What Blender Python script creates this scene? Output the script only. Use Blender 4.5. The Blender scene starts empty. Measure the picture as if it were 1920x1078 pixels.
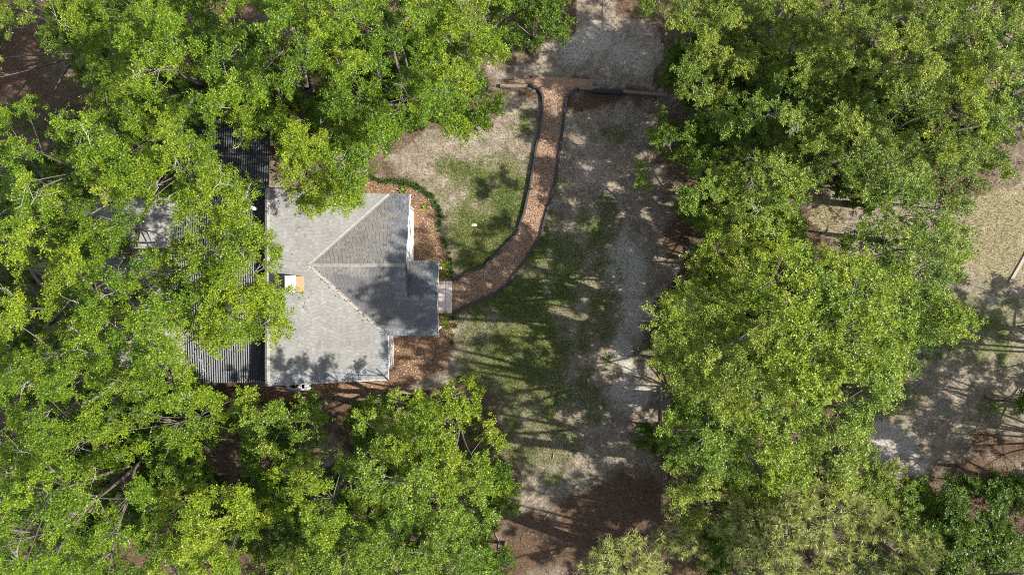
import bpy, math, random
import numpy as np
from mathutils import Vector

rng = np.random.default_rng(11)
random.seed(5)
S = bpy.context.scene
COL = S.collection

# ------------------------------------------------------------------ camera, sky, sun, exposure
H = 37.0                    # flying height of the camera in metres
PPM = 36.0                  # photograph pixels (1920 wide) per metre on the ground
cd = bpy.data.cameras.new('camera')
cam = bpy.data.objects.new('camera', cd)
COL.objects.link(cam)
cam.location = (0, 0, H)
cam.rotation_euler = (0, 0, 0)
cd.sensor_width = 36.0
cd.lens = 36.0 * H / (1920.0 / PPM)
cd.clip_start = 0.5
cd.clip_end = 2000
S.camera = cam

SUN_EL, SUN_AZ = math.radians(38), math.radians(-9)     # azimuth from +X towards +Y
w = bpy.data.worlds.new('World')
S.world = w
w.use_nodes = True
nt = w.node_tree
nt.nodes.clear()
sky = nt.nodes.new('ShaderNodeTexSky')
sky.sky_type = 'NISHITA'
sky.sun_disc = False
sky.sun_elevation = SUN_EL
sky.sun_rotation = math.pi / 2 - SUN_AZ
bg = nt.nodes.new('ShaderNodeBackground')
bg.inputs['Strength'].default_value = 0.115
wo = nt.nodes.new('ShaderNodeOutputWorld')
hs = nt.nodes.new('ShaderNodeHueSaturation'); hs.inputs['Saturation'].default_value = 0.5   # thin bright cloud
nt.links.new(sky.outputs[0], hs.inputs['Color'])
nt.links.new(hs.outputs[0], bg.inputs['Color'])
nt.links.new(bg.outputs[0], wo.inputs['Surface'])

sl = bpy.data.lights.new('sun', 'SUN')
sl.energy = 5.0
sl.angle = math.radians(0.55)
sl.color = (1.0, 0.93, 0.82)
sun = bpy.data.objects.new('sun', sl)
COL.objects.link(sun)
sd = Vector((math.cos(SUN_EL) * math.cos(SUN_AZ), math.cos(SUN_EL) * math.sin(SUN_AZ), math.sin(SUN_EL)))
sun.rotation_euler = sd.to_track_quat('Z', 'Y').to_euler()
sun.location = sd * 60

S.view_settings.view_transform = 'Standard'
S.view_settings.look = 'None'
S.view_settings.gamma = 1
S.view_settings.use_curve_mapping = False
S.view_settings.exposure = 1.22
S.render.engine = 'CYCLES'
S.cycles.max_bounces = 6
S.cycles.filter_width = 1.0
S.cycles.use_denoising = False
S.cycles.transparent_max_bounces = 4

# ------------------------------------------------------------------ measuring
def W(u, v, z=0.0):
    """photograph pixel -> world x, y of a point standing at height z"""
    k = (H - z) / H / PPM
    return (u - 960.0) * k, (539.0 - v) * k

def WP(u, v, z=0.0):
    x, y = W(u, v, z)
    return Vector((x, y, z))

def in_poly(u, v, poly):
    u = np.asarray(u, float); v = np.asarray(v, float)
    r = np.zeros(u.shape, bool)
    n = len(poly)
    for i in range(n):
        x1, y1 = poly[i]; x2, y2 = poly[(i + 1) % n]
        c = ((y1 > v) != (y2 > v)) & (u < (x2 - x1) * (v - y1) / ((y2 - y1) or 1e-9) + x1)
        r ^= c
    return r

_lat = rng.random((256, 256))
def vnoise(x, y):
    xi = np.floor(x).astype(int); yi = np.floor(y).astype(int)
    fx = x - xi; fy = y - yi
    fx = fx * fx * (3 - 2 * fx); fy = fy * fy * (3 - 2 * fy)
    a = _lat[xi & 255, yi & 255]; b = _lat[(xi + 1) & 255, yi & 255]
    c = _lat[xi & 255, (yi + 1) & 255]; d = _lat[(xi + 1) & 255, (yi + 1) & 255]
    return (a * (1 - fx) + b * fx) * (1 - fy) + (c * (1 - fx) + d * fx) * fy
def fbm(x, y, o=4):
    s = 0; a = .5; t = 0
    for i in range(o):
        s = s + a * vnoise(x * 2 ** i + 17 * i, y * 2 ** i + 31 * i); t += a; a *= .5
    return s / t

# ------------------------------------------------------------------ mesh helpers
def link(o, parent=None):
    COL.objects.link(o)
    if parent is not None:
        o.parent = parent
    return o

def tag(o, label=None, cat=None, group=None, kind=None):
    if label: o['label'] = label
    if cat: o['category'] = cat
    if group: o['group'] = group
    if kind: o['kind'] = kind
    return o

def thing(name, loc, label, cat, group=None, rz=0.0):
    o = bpy.data.objects.new(name, None)
    o.empty_display_size = 0.3
    o.location = loc
    o.rotation_euler = (0, 0, rz)
    return tag(link(o), label, cat, group)

def np_mesh(name, verts, faces, attrs=None, smooth=False):
    """faces: (n,k) array of equal-sized polygons"""
    verts = np.asarray(verts, np.float32); faces = np.asarray(faces, np.int32)
    me = bpy.data.meshes.new(name)
    n, k = faces.shape
    me.vertices.add(len(verts)); me.vertices.foreach_set('co', verts.ravel())
    me.loops.add(n * k); me.loops.foreach_set('vertex_index', faces.ravel())
    me.polygons.add(n)
    me.polygons.foreach_set('loop_start', np.arange(0, n * k, k, dtype=np.int32))
    me.polygons.foreach_set('loop_total', np.full(n, k, np.int32))
    if attrs:
        for nm, (typ, dom, data) in attrs.items():
            a = me.attributes.new(nm, typ, dom)
            data = np.asarray(data, np.float32)
            a.data.foreach_set('color' if typ == 'FLOAT_COLOR' else 'value', data.ravel())
    me.update(calc_edges=True)
    me.polygons.foreach_set('use_smooth', np.full(n, bool(smooth)))
    return me

def obj(name, me, mat, parent=None, loc=None):
    o = bpy.data.objects.new(name, me)
    if mat is not None:
        me.materials.append(mat)
    if loc is not None:
        o.location = loc
    return link(o, parent)

class MB:
    """small builder for boxes, prisms and lathe shapes"""
    def __init__(s): s.v = []; s.f = []
    def add(s, vs, fs):
        b = len(s.v); s.v += [tuple(p) for p in vs]; s.f += [tuple(b + i for i in f) for f in fs]
    def box(s, c, d, rz=0.0, bev=0.0):
        cx, cy, cz = c; a, b, h = d[0] / 2, d[1] / 2, d[2] / 2
        ca, sa = math.cos(rz), math.sin(rz)
        def T(p): return (cx + p[0] * ca - p[1] * sa, cy + p[0] * sa + p[1] * ca, cz + p[2])
        if bev <= 0:
            p = [(-a, -b, -h), (a, -b, -h), (a, b, -h), (-a, b, -h), (-a, -b, h), (a, -b, h), (a, b, h), (-a, b, h)]
            s.add(map(T, p), [(3, 2, 1, 0), (4, 5, 6, 7), (0, 1, 5, 4), (1, 2, 6, 5), (2, 3, 7, 6), (3, 0, 4, 7)])
        else:
            t = bev
            p = [(-a, -b, -h), (a, -b, -h), (a, b, -h), (-a, b, -h), (-a, -b, h - t), (a, -b, h - t), (a, b, h - t), (-a, b, h - t),
                 (-a + t, -b + t, h), (a - t, -b + t, h), (a - t, b - t, h), (-a + t, b - t, h)]
            s.add(map(T, p), [(3, 2, 1, 0), (8, 9, 10, 11)] + [(i, (i + 1) % 4, 4 + (i + 1) % 4, 4 + i) for i in range(4)]
                  + [(4 + i, 4 + (i + 1) % 4, 8 + (i + 1) % 4, 8 + i) for i in range(4)])
    def prism(s, poly, z0, z1):
        n = len(poly)
        s.add([(x, y, z0) for x, y in poly] + [(x, y, z1) for x, y in poly],
              [tuple(range(n - 1, -1, -1)), tuple(range(n, 2 * n))] + [(i, (i + 1) % n, n + (i + 1) % n, n + i) for i in range(n)])
    def slab(s, pts, t):
        """pts: 3-D polygon (counter-clockwise seen from above), thickened downwards by t"""
        n = len(pts)
        s.add([tuple(p) for p in pts] + [(p[0], p[1], p[2] - t) for p in pts],
              [tuple(range(n)), tuple(range(2 * n - 1, n - 1, -1))] + [(i, n + i, n + (i + 1) % n, (i + 1) % n) for i in range(n)])
    def ring(s, c, r0, r1, z0, z1, n=20):
        vs = []
        for i in range(n):
            a = 2 * math.pi * i / n
            for r, z in ((r0, z1), (r1, z1), (r1, z0), (r0, z0)):
                vs.append((c[0] + r * math.cos(a), c[1] + r * math.sin(a), z))
        fs = []
        for i in range(n):
            j = (i + 1) % n
            for k in range(4):
                l = (k + 1) % 4
                fs.append((4 * i + k, 4 * j + k, 4 * j + l, 4 * i + l)[::-1])
        s.add(vs, fs)
    def build(s, name, mat, parent=None, loc=None, smooth=False):
        me = bpy.data.meshes.new(name)
        me.from_pydata(s.v, [], s.f); me.update()
        if smooth:
            for p in me.polygons: p.use_smooth = True
        return obj(name, me, mat, parent, loc)

def tubes(p0, p1, r0, r1, n=5):
    """tapered segments as arrays -> verts, quads"""
    p0 = np.asarray(p0, float); p1 = np.asarray(p1, float)
    r0 = np.asarray(r0, float)[:, None]; r1 = np.asarray(r1, float)[:, None]
    d = p1 - p0; d /= (np.linalg.norm(d, axis=1, keepdims=True) + 1e-9)
    ref = np.where(np.abs(d[:, 2:3]) > .9, np.array([[1., 0, 0]]), np.array([[0., 0, 1]]))
    a = np.cross(d, ref); a /= (np.linalg.norm(a, axis=1, keepdims=True) + 1e-9)
    b = np.cross(d, a)
    m = len(p0); V = np.empty((m, 2 * n, 3))
    for i in range(n):
        t = 2 * math.pi * i / n
        e = a * math.cos(t) + b * math.sin(t)
        V[:, i] = p0 + e * r0; V[:, n + i] = p1 + e * r1
    F = np.array([[i, (i + 1) % n, n + (i + 1) % n, n + i] for i in range(n)])
    F = (np.arange(m)[:, None, None] * 2 * n + F[None]).reshape(-1, 4)
    return V.reshape(-1, 3), F

def polyline(pts, r):
    """list of points, list of radii -> segments"""
    pts = np.asarray(pts, float); r = np.asarray(r, float)
    return pts[:-1], pts[1:], r[:-1], r[1:]

# ------------------------------------------------------------------ materials
def newmat(name):
    m = bpy.data.materials.new(name); m.use_nodes = True
    t = m.node_tree; t.nodes.clear()
    o = t.nodes.new('ShaderNodeOutputMaterial')
    return m, t, o
def N(t, typ, **kw):
    n = t.nodes.new(typ)
    for k, v in kw.items():
        if k in n.inputs: n.inputs[k].default_value = v
        else: setattr(n, k, v)
    return n
def L(t, a, b): t.links.new(a, b)
def mixc(t, fac, a, b, mode='MIX'):
    m = t.nodes.new('ShaderNodeMix'); m.data_type = 'RGBA'; m.blend_type = mode
    for sock, val in ((m.inputs[0], fac), (m.inputs[6], a), (m.inputs[7], b)):
        if isinstance(val, (int, float)): sock.default_value = val
        elif isinstance(val, tuple): sock.default_value = (*val, 1) if len(val) == 3 else val
        else: t.links.new(val, sock)
    return m.outputs[2]
def ramp(t, src, stops):
    r = t.nodes.new('ShaderNodeValToRGB')
    e = r.color_ramp.elements
    while len(e) < len(stops): e.new(0.5)
    for el, (p, c) in zip(e, stops):
        el.position = p; el.color = (*c, 1) if len(c) == 3 else c
    L(t, src, r.inputs[0])
    return r.outputs[0]
def noise(t, scale, detail=3, rough=.6, vec=None):
    n = N(t, 'ShaderNodeTexNoise'); n.inputs['Scale'].default_value = scale
    n.inputs['Detail'].default_value = detail; n.inputs['Roughness'].default_value = rough
    if vec is None:
        g = N(t, 'ShaderNodeNewGeometry'); vec = g.outputs['Position']
    L(t, vec, n.inputs['Vector'])
    return n.outputs[0]
def simple(name, col, rough=.7, var=.25, scale=9.0, spec=.3, bump=0.0, metal=0.0):
    m, t, o = newmat(name)
    p = N(t, 'ShaderNodeBsdfPrincipled')
    p.inputs['Roughness'].default_value = rough; p.inputs['Specular IOR Level'].default_value = spec
    p.inputs['Metallic'].default_value = metal
    n = noise(t, scale, 4)
    c = ramp(t, n, [(.25, tuple(x * (1 - var) for x in col)), (.75, tuple(min(1, x * (1 + var)) for x in col))])
    L(t, c, p.inputs['Base Color'])
    if bump:
        b = N(t, 'ShaderNodeBump'); b.inputs['Strength'].default_value = bump; b.inputs['Distance'].default_value = .02
        L(t, noise(t, scale * 6, 3), b.inputs['Height']); L(t, b.outputs[0], p.inputs['Normal'])
    L(t, p.outputs[0], o.inputs['Surface'])
    return m
def leafmat(name, stops, trans=.27, rough=.45, tcol=(1.4, 1.2, .3), spec=.3):
    m, t, o = newmat(name)
    a = N(t, 'ShaderNodeAttribute'); a.attribute_name = 'tint'
    c = ramp(t, a.outputs['Fac'], stops)
    p = N(t, 'ShaderNodeBsdfPrincipled')
    p.inputs['Roughness'].default_value = rough; p.inputs['Specular IOR Level'].default_value = spec
    L(t, c, p.inputs['Base Color'])
    if trans > 0:
        tr = N(t, 'ShaderNodeBsdfTranslucent')
        L(t, mixc(t, 1.0, c, tcol, 'MULTIPLY'), tr.inputs['Color'])
        ms = N(t, 'ShaderNodeMixShader'); ms.inputs[0].default_value = trans
        L(t, p.outputs[0], ms.inputs[1]); L(t, tr.outputs[0], ms.inputs[2])
        L(t, ms.outputs[0], o.inputs['Surface'])
    else:
        L(t, p.outputs[0], o.inputs['Surface'])
    return m
def tintmat(name, stops, rough=.85):
    return leafmat(name, stops, trans=0, rough=rough, spec=.15)

M = {}
M['oak_leaf'] = leafmat('oak_leaf', [(0, (.05, .095, .008)), (.5, (.142, .222, .008)), (.85, (.215, .285, .011)), (1, (.30, .31, .03))])
M['broad_leaf'] = leafmat('broad_leaf', [(0, (.05, .095, .012)), (.5, (.14, .20, .016)), (.85, (.22, .27, .03)), (1, (.34, .34, .07))])
M['lime_leaf'] = leafmat('lime_leaf', [(0, (.07, .125, .010)), (.5, (.15, .225, .010)), (.9, (.235, .29, .018)), (1, (.35, .34, .05))])
M['oak_leaf_b'] = leafmat('oak_leaf_b', [(0, (.035, .08, .007)), (.5, (.108, .19, .008)), (.85, (.175, .26, .012)), (1, (.26, .29, .03))])
M['lime_leaf_b'] = leafmat('lime_leaf_b', [(0, (.05, .10, .010)), (.5, (.12, .195, .014)), (.85, (.20, .265, .03)), (1, (.36, .36, .08))])
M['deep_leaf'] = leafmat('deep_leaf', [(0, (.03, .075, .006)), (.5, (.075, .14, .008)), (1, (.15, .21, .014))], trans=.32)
M['pine_leaf'] = leafmat('pine_leaf', [(0, (.17, .22, .06)), (.5, (.36, .40, .14)), (1, (.55, .54, .24))], trans=.2, tcol=(1.1, 1.05, .7))
M['border_leaf'] = leafmat('border_leaf', [(0, (.012, .035, .006)), (.6, (.03, .07, .01)), (1, (.07, .12, .02))], trans=.15)
M['bark'] = simple('bark', (.125, .108, .09), .9, .35, 6, .1, .4)
M['twig'] = simple('twig', (.27, .25, .23), .9, .3, 12, .1)
M['limb'] = simple('limb', (.12, .105, .09), .9, .35, 8, .1)
M['darkbark'] = simple('darkbark', (.14, .11, .09), .9, .35, 8, .1, .3)
M['white_wall'] = simple('white_wall', (.66, .65, .63), .6, .06, 4)
M['trim'] = simple('trim', (.78, .77, .74), .5, .05, 5)
M['flash'] = simple('flash', (.22, .213, .20), .8, .22, 5)
M['cap_dark'] = simple('cap_dark', (.13, .135, .15), .85, .2, 9)
M['timber'] = simple('timber', (.05, .047, .05), .8, .3, 14, .2, .3)
M['greylog'] = simple('greylog', (.16, .135, .115), .85, .3, 10, .15, .4)
M['paleplank'] = simple('paleplank', (.28, .26, .23), .8, .15, 8)
M['concrete'] = simple('concrete', (.62, .53, .485), .85, .14, 11, .2, .15)
M['ac_metal'] = simple('ac_metal', (.45, .46, .50), .5, .08, 6)
M['black'] = simple('black', (.012, .013, .015), .5, .2, 6)
M['blade'] = simple('blade', (.10, .11, .12), .5, .2, 6)
M['brick'] = simple('brick', (.36, .205, .125), .75, .25, 10, .2, .3)
M['cap'] = simple('cap', (.58, .565, .555), .6, .05, 5)
M['glass'] = simple('glass', (.03, .035, .04), .15, .1, 3, .6)
M['galv'] = simple('galv', (.20, .215, .235), .45, .3, 3, .4, 0, .35)

def corrugated_mat():
    m, t, o = newmat('corrugated')
    p = N(t, 'ShaderNodeBsdfPrincipled'); p.inputs['Roughness'].default_value = .5
    p.inputs['Metallic'].default_value = .2
    n1 = noise(t, 1.3, 4); n2 = noise(t, 14, 3)
    c = ramp(t, n1, [(.3, (.014, .018, .025)), (.7, (.038, .043, .052))])
    c = mixc(t, .4, c, ramp(t, n2, [(.3, (.014, .017, .022)), (.7, (.055, .06, .068))]))
    L(t, c, p.inputs['Base Color']); L(t, p.outputs[0], o.inputs['Surface'])
    return m
M['corrugated'] = corrugated_mat()

def shingle_mat(name, tone=(1, 1, 1)):
    m, t, o = newmat(name)
    p = N(t, 'ShaderNodeBsdfPrincipled'); p.inputs['Roughness'].default_value = .85
    p.inputs['Specular IOR Level'].default_value = .2
    a = N(t, 'ShaderNodeAttribute'); a.attribute_name = 'tab'
    n = noise(t, 60, 3); n2 = noise(t, .9, 4)
    c = mixc(t, .45, a.outputs['Color'], ramp(t, n, [(.3, (.55, .55, .55)), (.7, (1.3, 1.3, 1.3))]), 'MULTIPLY')
    c = mixc(t, .5, c, ramp(t, n2, [(.35, (.78, .78, .76)), (.65, (1.15, 1.14, 1.1))]), 'MULTIPLY')
    L(t, mixc(t, 1.0, c, tone, 'MULTIPLY'), p.inputs['Base Color'])
    L(t, p.outputs[0], o.inputs['Surface'])
    return m
M['shingle'] = shingle_mat('shingle')
M['deck'] = simple('deck', (.10, .10, .105), .9, .2, 8)

def ground_mat():
    m, t, o = newmat('ground')
    p = N(t, 'ShaderNodeBsdfPrincipled'); p.inputs['Roughness'].default_value = .95
    p.inputs['Specular IOR Level'].default_value = .1
    a = N(t, 'ShaderNodeAttribute'); a.attribute_name = 'mix'
    s = N(t, 'ShaderNodeSeparateColor'); L(t, a.outputs['Color'], s.inputs[0])
    fine = noise(t, 11, 6, .75); mid = noise(t, 1.7, 6, .7); speck = noise(t, 7, 5, .75)
    sand = ramp(t, mid, [(.3, (.125, .104, .08)), (.5, (.20, .172, .137)), (.7, (.305, .27, .222))])
    sand = mixc(t, .75, sand, ramp(t, fine, [(.35, (.30, .28, .25)), (.65, (1.5, 1.48, 1.42))]), 'MULTIPLY')
    deb = ramp(t, speck, [(.58, (0, 0, 0)), (.72, (1, 1, 1))])
    brown = ramp(t, fine, [(.3, (.04, .026, .018)), (.55, (.092, .06, .04)), (.75, (.17, .115, .078))])
    grass = ramp(t, fine, [(.35, (.035, .052, .014)), (.5, (.075, .094, .026)), (.65, (.155, .155, .07))])
    dry = ramp(t, fine, [(.35, (.12, .105, .055)), (.5, (.21, .18, .105)), (.65, (.34, .295, .205))])
    pale = ramp(t, fine, [(.35, (.20, .18, .155)), (.65, (.44, .41, .36))])
    def soft(ch, lo=.28, hi=.62):
        # break the region's edge up with noise
        mm = N(t, 'ShaderNodeMath', operation='MULTIPLY_ADD'); L(t, speck, mm.inputs[0]); mm.inputs[1].default_value = .7
        L(t, ch, mm.inputs[2])
        m2 = N(t, 'ShaderNodeMapRange'); L(t, mm.outputs[0], m2.inputs[0])
        m2.inputs[1].default_value = lo + .35; m2.inputs[2].default_value = hi + .35
        return m2.outputs[0]
    c = mixc(t, soft(s.outputs[2]), sand, pale)
    c = mixc(t, mixc(t, .6, (0, 0, 0), deb), c, (.09, .075, .05))
    c = mixc(t, soft(a.outputs['Alpha']), c, dry)
    c = mixc(t, soft(s.outputs[0], .08, .6), c, grass)
    c = mixc(t, soft(s.outputs[1], .25, .65), c, brown)
    L(t, c, p.inputs['Base Color'])
    b = N(t, 'ShaderNodeBump'); b.inputs['Strength'].default_value = .6; b.inputs['Distance'].default_value = .04
    L(t, fine, b.inputs['Height']); L(t, b.outputs[0], p.inputs['Normal'])
    L(t, p.outputs[0], o.inputs['Surface'])
    return m
M['ground'] = ground_mat()

def mulch_mat(name, a, b, c):
    m, t, o = newmat(name)
    p = N(t, 'ShaderNodeBsdfPrincipled'); p.inputs['Roughness'].default_value = .95
    p.inputs['Specular IOR Level'].default_value = .1
    f = noise(t, 26, 5, .75); g = noise(t, 1.6, 3)
    col = ramp(t, f, [(.32, a), (.52, b), (.72, c)])
    col = mixc(t, .5, col, ramp(t, g, [(.3, (.75, .72, .70)), (.7, (1.2, 1.15, 1.1))]), 'MULTIPLY')
    L(t, col, p.inputs['Base Color'])
    bm = N(t, 'ShaderNodeBump'); bm.inputs['Strength'].default_value = .9; bm.inputs['Distance'].default_value = .04
    L(t, f, bm.inputs['Height']); L(t, bm.outputs[0], p.inputs['Normal'])
    L(t, p.outputs[0], o.inputs['Surface'])
    return m
M['path'] = mulch_mat('path', (.13, .08, .055), (.29, .185, .128), (.45, .325, .24))
M['bed'] = mulch_mat('bed', (.075, .043, .024), (.19, .115, .068), (.36, .235, .15))
M['chip'] = tintmat('chip', [(0, (.065, .042, .028)), (.45, (.19, .125, .083)), (.8, (.34, .245, .175)), (1, (.53, .43, .34))])
M['litter'] = tintmat('litter', [(0, (.05, .032, .02)), (.5, (.13, .085, .05)), (.85, (.27, .20, .13)), (1, (.45, .38, .29))])
M['grass'] = leafmat('grass', [(0, (.028, .06, .010)), (.45, (.065, .115, .016)), (.8, (.14, .17, .035)), (1, (.34, .29, .15))], trans=.25)
M['drygrass'] = leafmat('drygrass', [(0, (.10, .10, .035)), (.5, (.19, .175, .075)), (1, (.33, .29, .18))], trans=.15, tcol=(1, 1, .8))

# ------------------------------------------------------------------ open-ground outlines (photograph pixels)
OPEN = [(1085, -40), (1150, -40), (1160, 25), (1232, 50), (1240, 110), (1218, 160), (1278, 178), (1280, 190), (1215, 235), (1208, 300), (1255, 320),
        (1262, 385), (1290, 420), (1292, 470), (1270, 520), (1225, 565), (1218, 620), (1236, 660), (1228, 700), (1262, 740), (1245, 785), (1178, 792),
        (1180, 830), (1240, 870), (1262, 925), (1238, 985), (1200, 975), (1180, 1008), (1110, 1030), (1070, 1058), (1060, 1110), (985, 1110),
        (978, 1045), (932, 1028), (945, 985), (975, 950), (975, 880), (960, 830), (925, 785), (935, 745), (888, 712), (850, 712), (800, 735), (770, 730),
        (700, 745), (655, 740), (648, 800), (640, 860), (600, 885), (590, 850), (632, 800), (625, 762), (580, 735), (500, 728), (470, 700), (430, 672),
        (440, 650), (500, 645), (573, 612), (578, 560), (548, 552), (572, 515), (535, 505), (538, 470), (505, 458), (488, 410), (448, 360), (465, 335),
        (535, 340), (545, 392), (620, 400), (688, 388), (690, 345), (722, 300), (768, 272), (800, 240), (850, 252), (900, 245), (950, 205), (925, 175),
        (915, 120), (950, 140), (1010, 110), (1010, 82), (1050, 88), (1078, 60)]
CLEAR = [(1505, 385), (1590, 378), (1602, 432), (1540, 448), (1512, 430)]
CLEAR2 = [(1805, 405), (1850, 372), (1945, 340), (1945, 720), (1905, 735), (1885, 770), (1945, 800), (1945, 855), (1860, 868), (1780, 885), (1700, 885),
          (1650, 865), (1625, 815), (1685, 765), (1720, 705), (1760, 685), (1810, 660), (1842, 625), (1812, 575), (1800, 520), (1850, 480), (1842, 430)]
GAPS = [(556, 724, 24), (552, 531, 18), (40, 140, 45), (95, 135, 35), (140, 175, 32), (425, 262, 30), (445, 305, 25), (490, 300, 35),
        (270, 450, 24), (225, 505, 20), (345, 640, 22), (385, 652, 20), (428, 575, 14), (405, 695, 28), (450, 700, 26), (292, 785, 16), (410, 860, 30),
        (440, 885, 22), (232, 900, 16), (395, 680, 24), (150, 735, 14), (545, 60, 14), (600, 150, 16), (455, 35, 14), (12, 818, 14), (690, 960, 12), (1485, 100, 12), (905, 130, 12),
        (520, 175, 12), (445, 525, 12), (1580, 395, 14), (1690, 395, 16), (1650, 400, 10), (1745, 435, 12), (300, 460, 12), (330, 690, 10)]
TIGHT = [OPEN, CLEAR, CLEAR2]
def allowed(u, v, pad=13):
    ok = np.ones(np.shape(u), bool)
    n1 = (vnoise(np.asarray(u) / 22 + 5, np.asarray(v) / 22) - .5) * 18
    for du, dv in ((0, 0), (pad, 0), (-pad, 0), (0, pad), (0, -pad)):
        for P in TIGHT:
            ok &= ~in_poly(np.asarray(u) + du + n1, np.asarray(v) + dv - n1, P)
    for gu, gv, gr in GAPS:
        ok &= (u - gu) ** 2 + (v - gv) ** 2 > (gr + 8) ** 2
    return ok

# ------------------------------------------------------------------ ground fields
def blobs(u, v, lst):
    r = np.zeros(np.shape(u))
    for bu, bv, ru, rv, s in lst:
        r = np.maximum(r, s * np.exp(-(((u - bu) / ru) ** 2 + ((v - bv) / rv) ** 2) ** 1.3))
    return r
GCLEAR = [(1490, 365), (1620, 365), (1800, 390), (1945, 330), (1945, 900), (1640, 890), (1600, 800), (1670, 700), (1690, 560), (1560, 465)]
GRASS = [(920, 400, 120, 110, .5), (985, 630, 120, 150, .58), (1000, 800, 110, 110, .42), (1110, 560, 60, 160, .3), (905, 330, 75, 42, .72), (905, 450, 62, 62, 1), (950, 380, 50, 60, .7), (1005, 470, 40, 55, .75), (985, 560, 70, 60, .85), (900, 600, 50, 60, .55), (1005, 640, 80, 100, .82), (960, 690, 90, 70, .6),
         (1040, 740, 70, 60, .5), (1010, 850, 70, 60, .42), (1120, 430, 40, 60, .45), (1060, 520, 50, 80, .55), (1690, 760, 60, 60, .3), (1850, 620, 90, 80, .55), (1870, 760, 50, 40, .4), (1230, 640, 30, 30, .6),
         (130, 180, 60, 40, .5), (1150, 240, 40, 25, .25), (985, 235, 25, 30, .3)]
BROWN = [(1060, 1005, 120, 55, 1.1), (1130, 960, 90, 60, 1.1), (1110, 1020, 130, 75, 1.1), (1190, 930, 75, 65, 1.05), (1000, 1040, 90, 50, 1.0), (980, 172, 90, 14, .9), (1110, 180, 130, 22, .9), (1030, 152, 110, 8, .75), (1275, 440, 30, 55, .8), (1290, 360, 40, 70, .7), (1900, 835, 110, 36, .85),
         (730, 325, 60, 18, .6), (935, 330, 22, 14, .4), (1260, 200, 60, 40, .6), (1830, 890, 110, 30, .8), (610, 770, 130, 38, .8), (1100, 250, 60, 30, .25), (150, 740, 40, 20, .9), (300, 790, 30, 20, .7)]
PALE = [(1010, 70, 70, 40, .35), (1180, 110, 60, 40, .5), (1050, 300, 25, 40, .35), (1175, 500, 45, 80, .8), (1185, 590, 50, 45, .8), (1170, 660, 26, 60, .7), (1120, 330, 50, 60, .45), (1100, 80, 110, 50, .55), (1660, 830, 50, 34, 1.2), (1720, 870, 40, 30, .6), (1190, 730, 36, 30, .8), (1165, 740, 24, 70, .6), (890, 265, 60, 22, .4), (1150, 860, 40, 30, .35), (1000, 910, 25, 18, .4), (1740, 640, 40, 30, .5),
        (845, 375, 24, 20, .5), (400, 870, 50, 40, .4), (885, 690, 22, 22, .5), (1890, 560, 60, 18, .5)]
DRY = [(1880, 430, 120, 95, 1), (1550, 410, 60, 50, .6), (870, 375, 40, 22, .45), (850, 340, 60, 20, .3), (1110, 380, 60, 20, .4), (1700, 700, 90, 70, .35), (1160, 130, 70, 20, .3)]
def fields(x, y):
    u = 960 + x * PPM; v = 539 - y * PPM
    wu = (fbm(x * .9, y * .9 + 9) - .5) * 70; wv = (fbm(x * .9 + 40, y * .9) - .5) * 70
    u2 = u + wu; v2 = v + wv
    g = blobs(u2, v2, GRASS); d = blobs(u2, v2, DRY); pl = blobs(u2, v2, PALE)
    op = in_poly(u + wu * .35, v + wv * .35, OPEN) | in_poly(u2, v2, GCLEAR)
    b = np.where(op, 0.0, .30 + .55 * fbm(x * .35, y * .35 + 3))
    b = np.maximum(b, blobs(u2, v2, BROWN))
    patch = (fbm(x * 1.6 + 60, y * 1.6) - .5)
    g = np.clip(g + np.where(g > .12, patch * .9, 0), 0, 1)
    b = np.clip(b, 0, 1); g = np.where(b > .8, g * .4, g)
    return g, b, np.clip(pl, 0, 1), np.clip(d, 0, 1)

def axis_pts(lo, hi, step, far):
    a = np.arange(lo, hi + 1e-6, step)
    out = []; d = step
    p = hi
    while p < far:
        d *= 1.6; p += d; out.append(p)
    left = []; p = lo; d = step
    while p > -far:
        d *= 1.6; p -= d; left.append(p)
    return np.concatenate([left[::-1], a, out])
gx = axis_pts(-30, 30, .18, 450); gy = axis_pts(-18, 18, .18, 450)
X, Y = np.meshgrid(gx, gy, indexing='ij')
near = np.clip(1 - (np.maximum(np.abs(X) - 30, np.abs(Y) - 18).clip(0) / 60), 0, 1)
Z = ((fbm(X * .5, Y * .5) - .5) * .10 + (fbm(X * 3, Y * 3 + 7) - .5) * .02) * near - .045
g, b, pl, d = fields(X, Y)
nx, ny = X.shape
I = np.arange(nx * ny).reshape(nx, ny)
F = np.stack([I[:-1, :-1], I[1:, :-1], I[1:, 1:], I[:-1, 1:]], -1).reshape(-1, 4)
me = np_mesh('ground', np.stack([X, Y, Z], -1).reshape(-1, 3), F,
             {'mix': ('FLOAT_COLOR', 'POINT', np.stack([g, b, pl, d], -1).reshape(-1, 4))}, smooth=True)
tag(obj('ground', me, M['ground']), 'sandy yard of bare soil, thin grass and leaf litter around the house', kind='structure')

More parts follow.
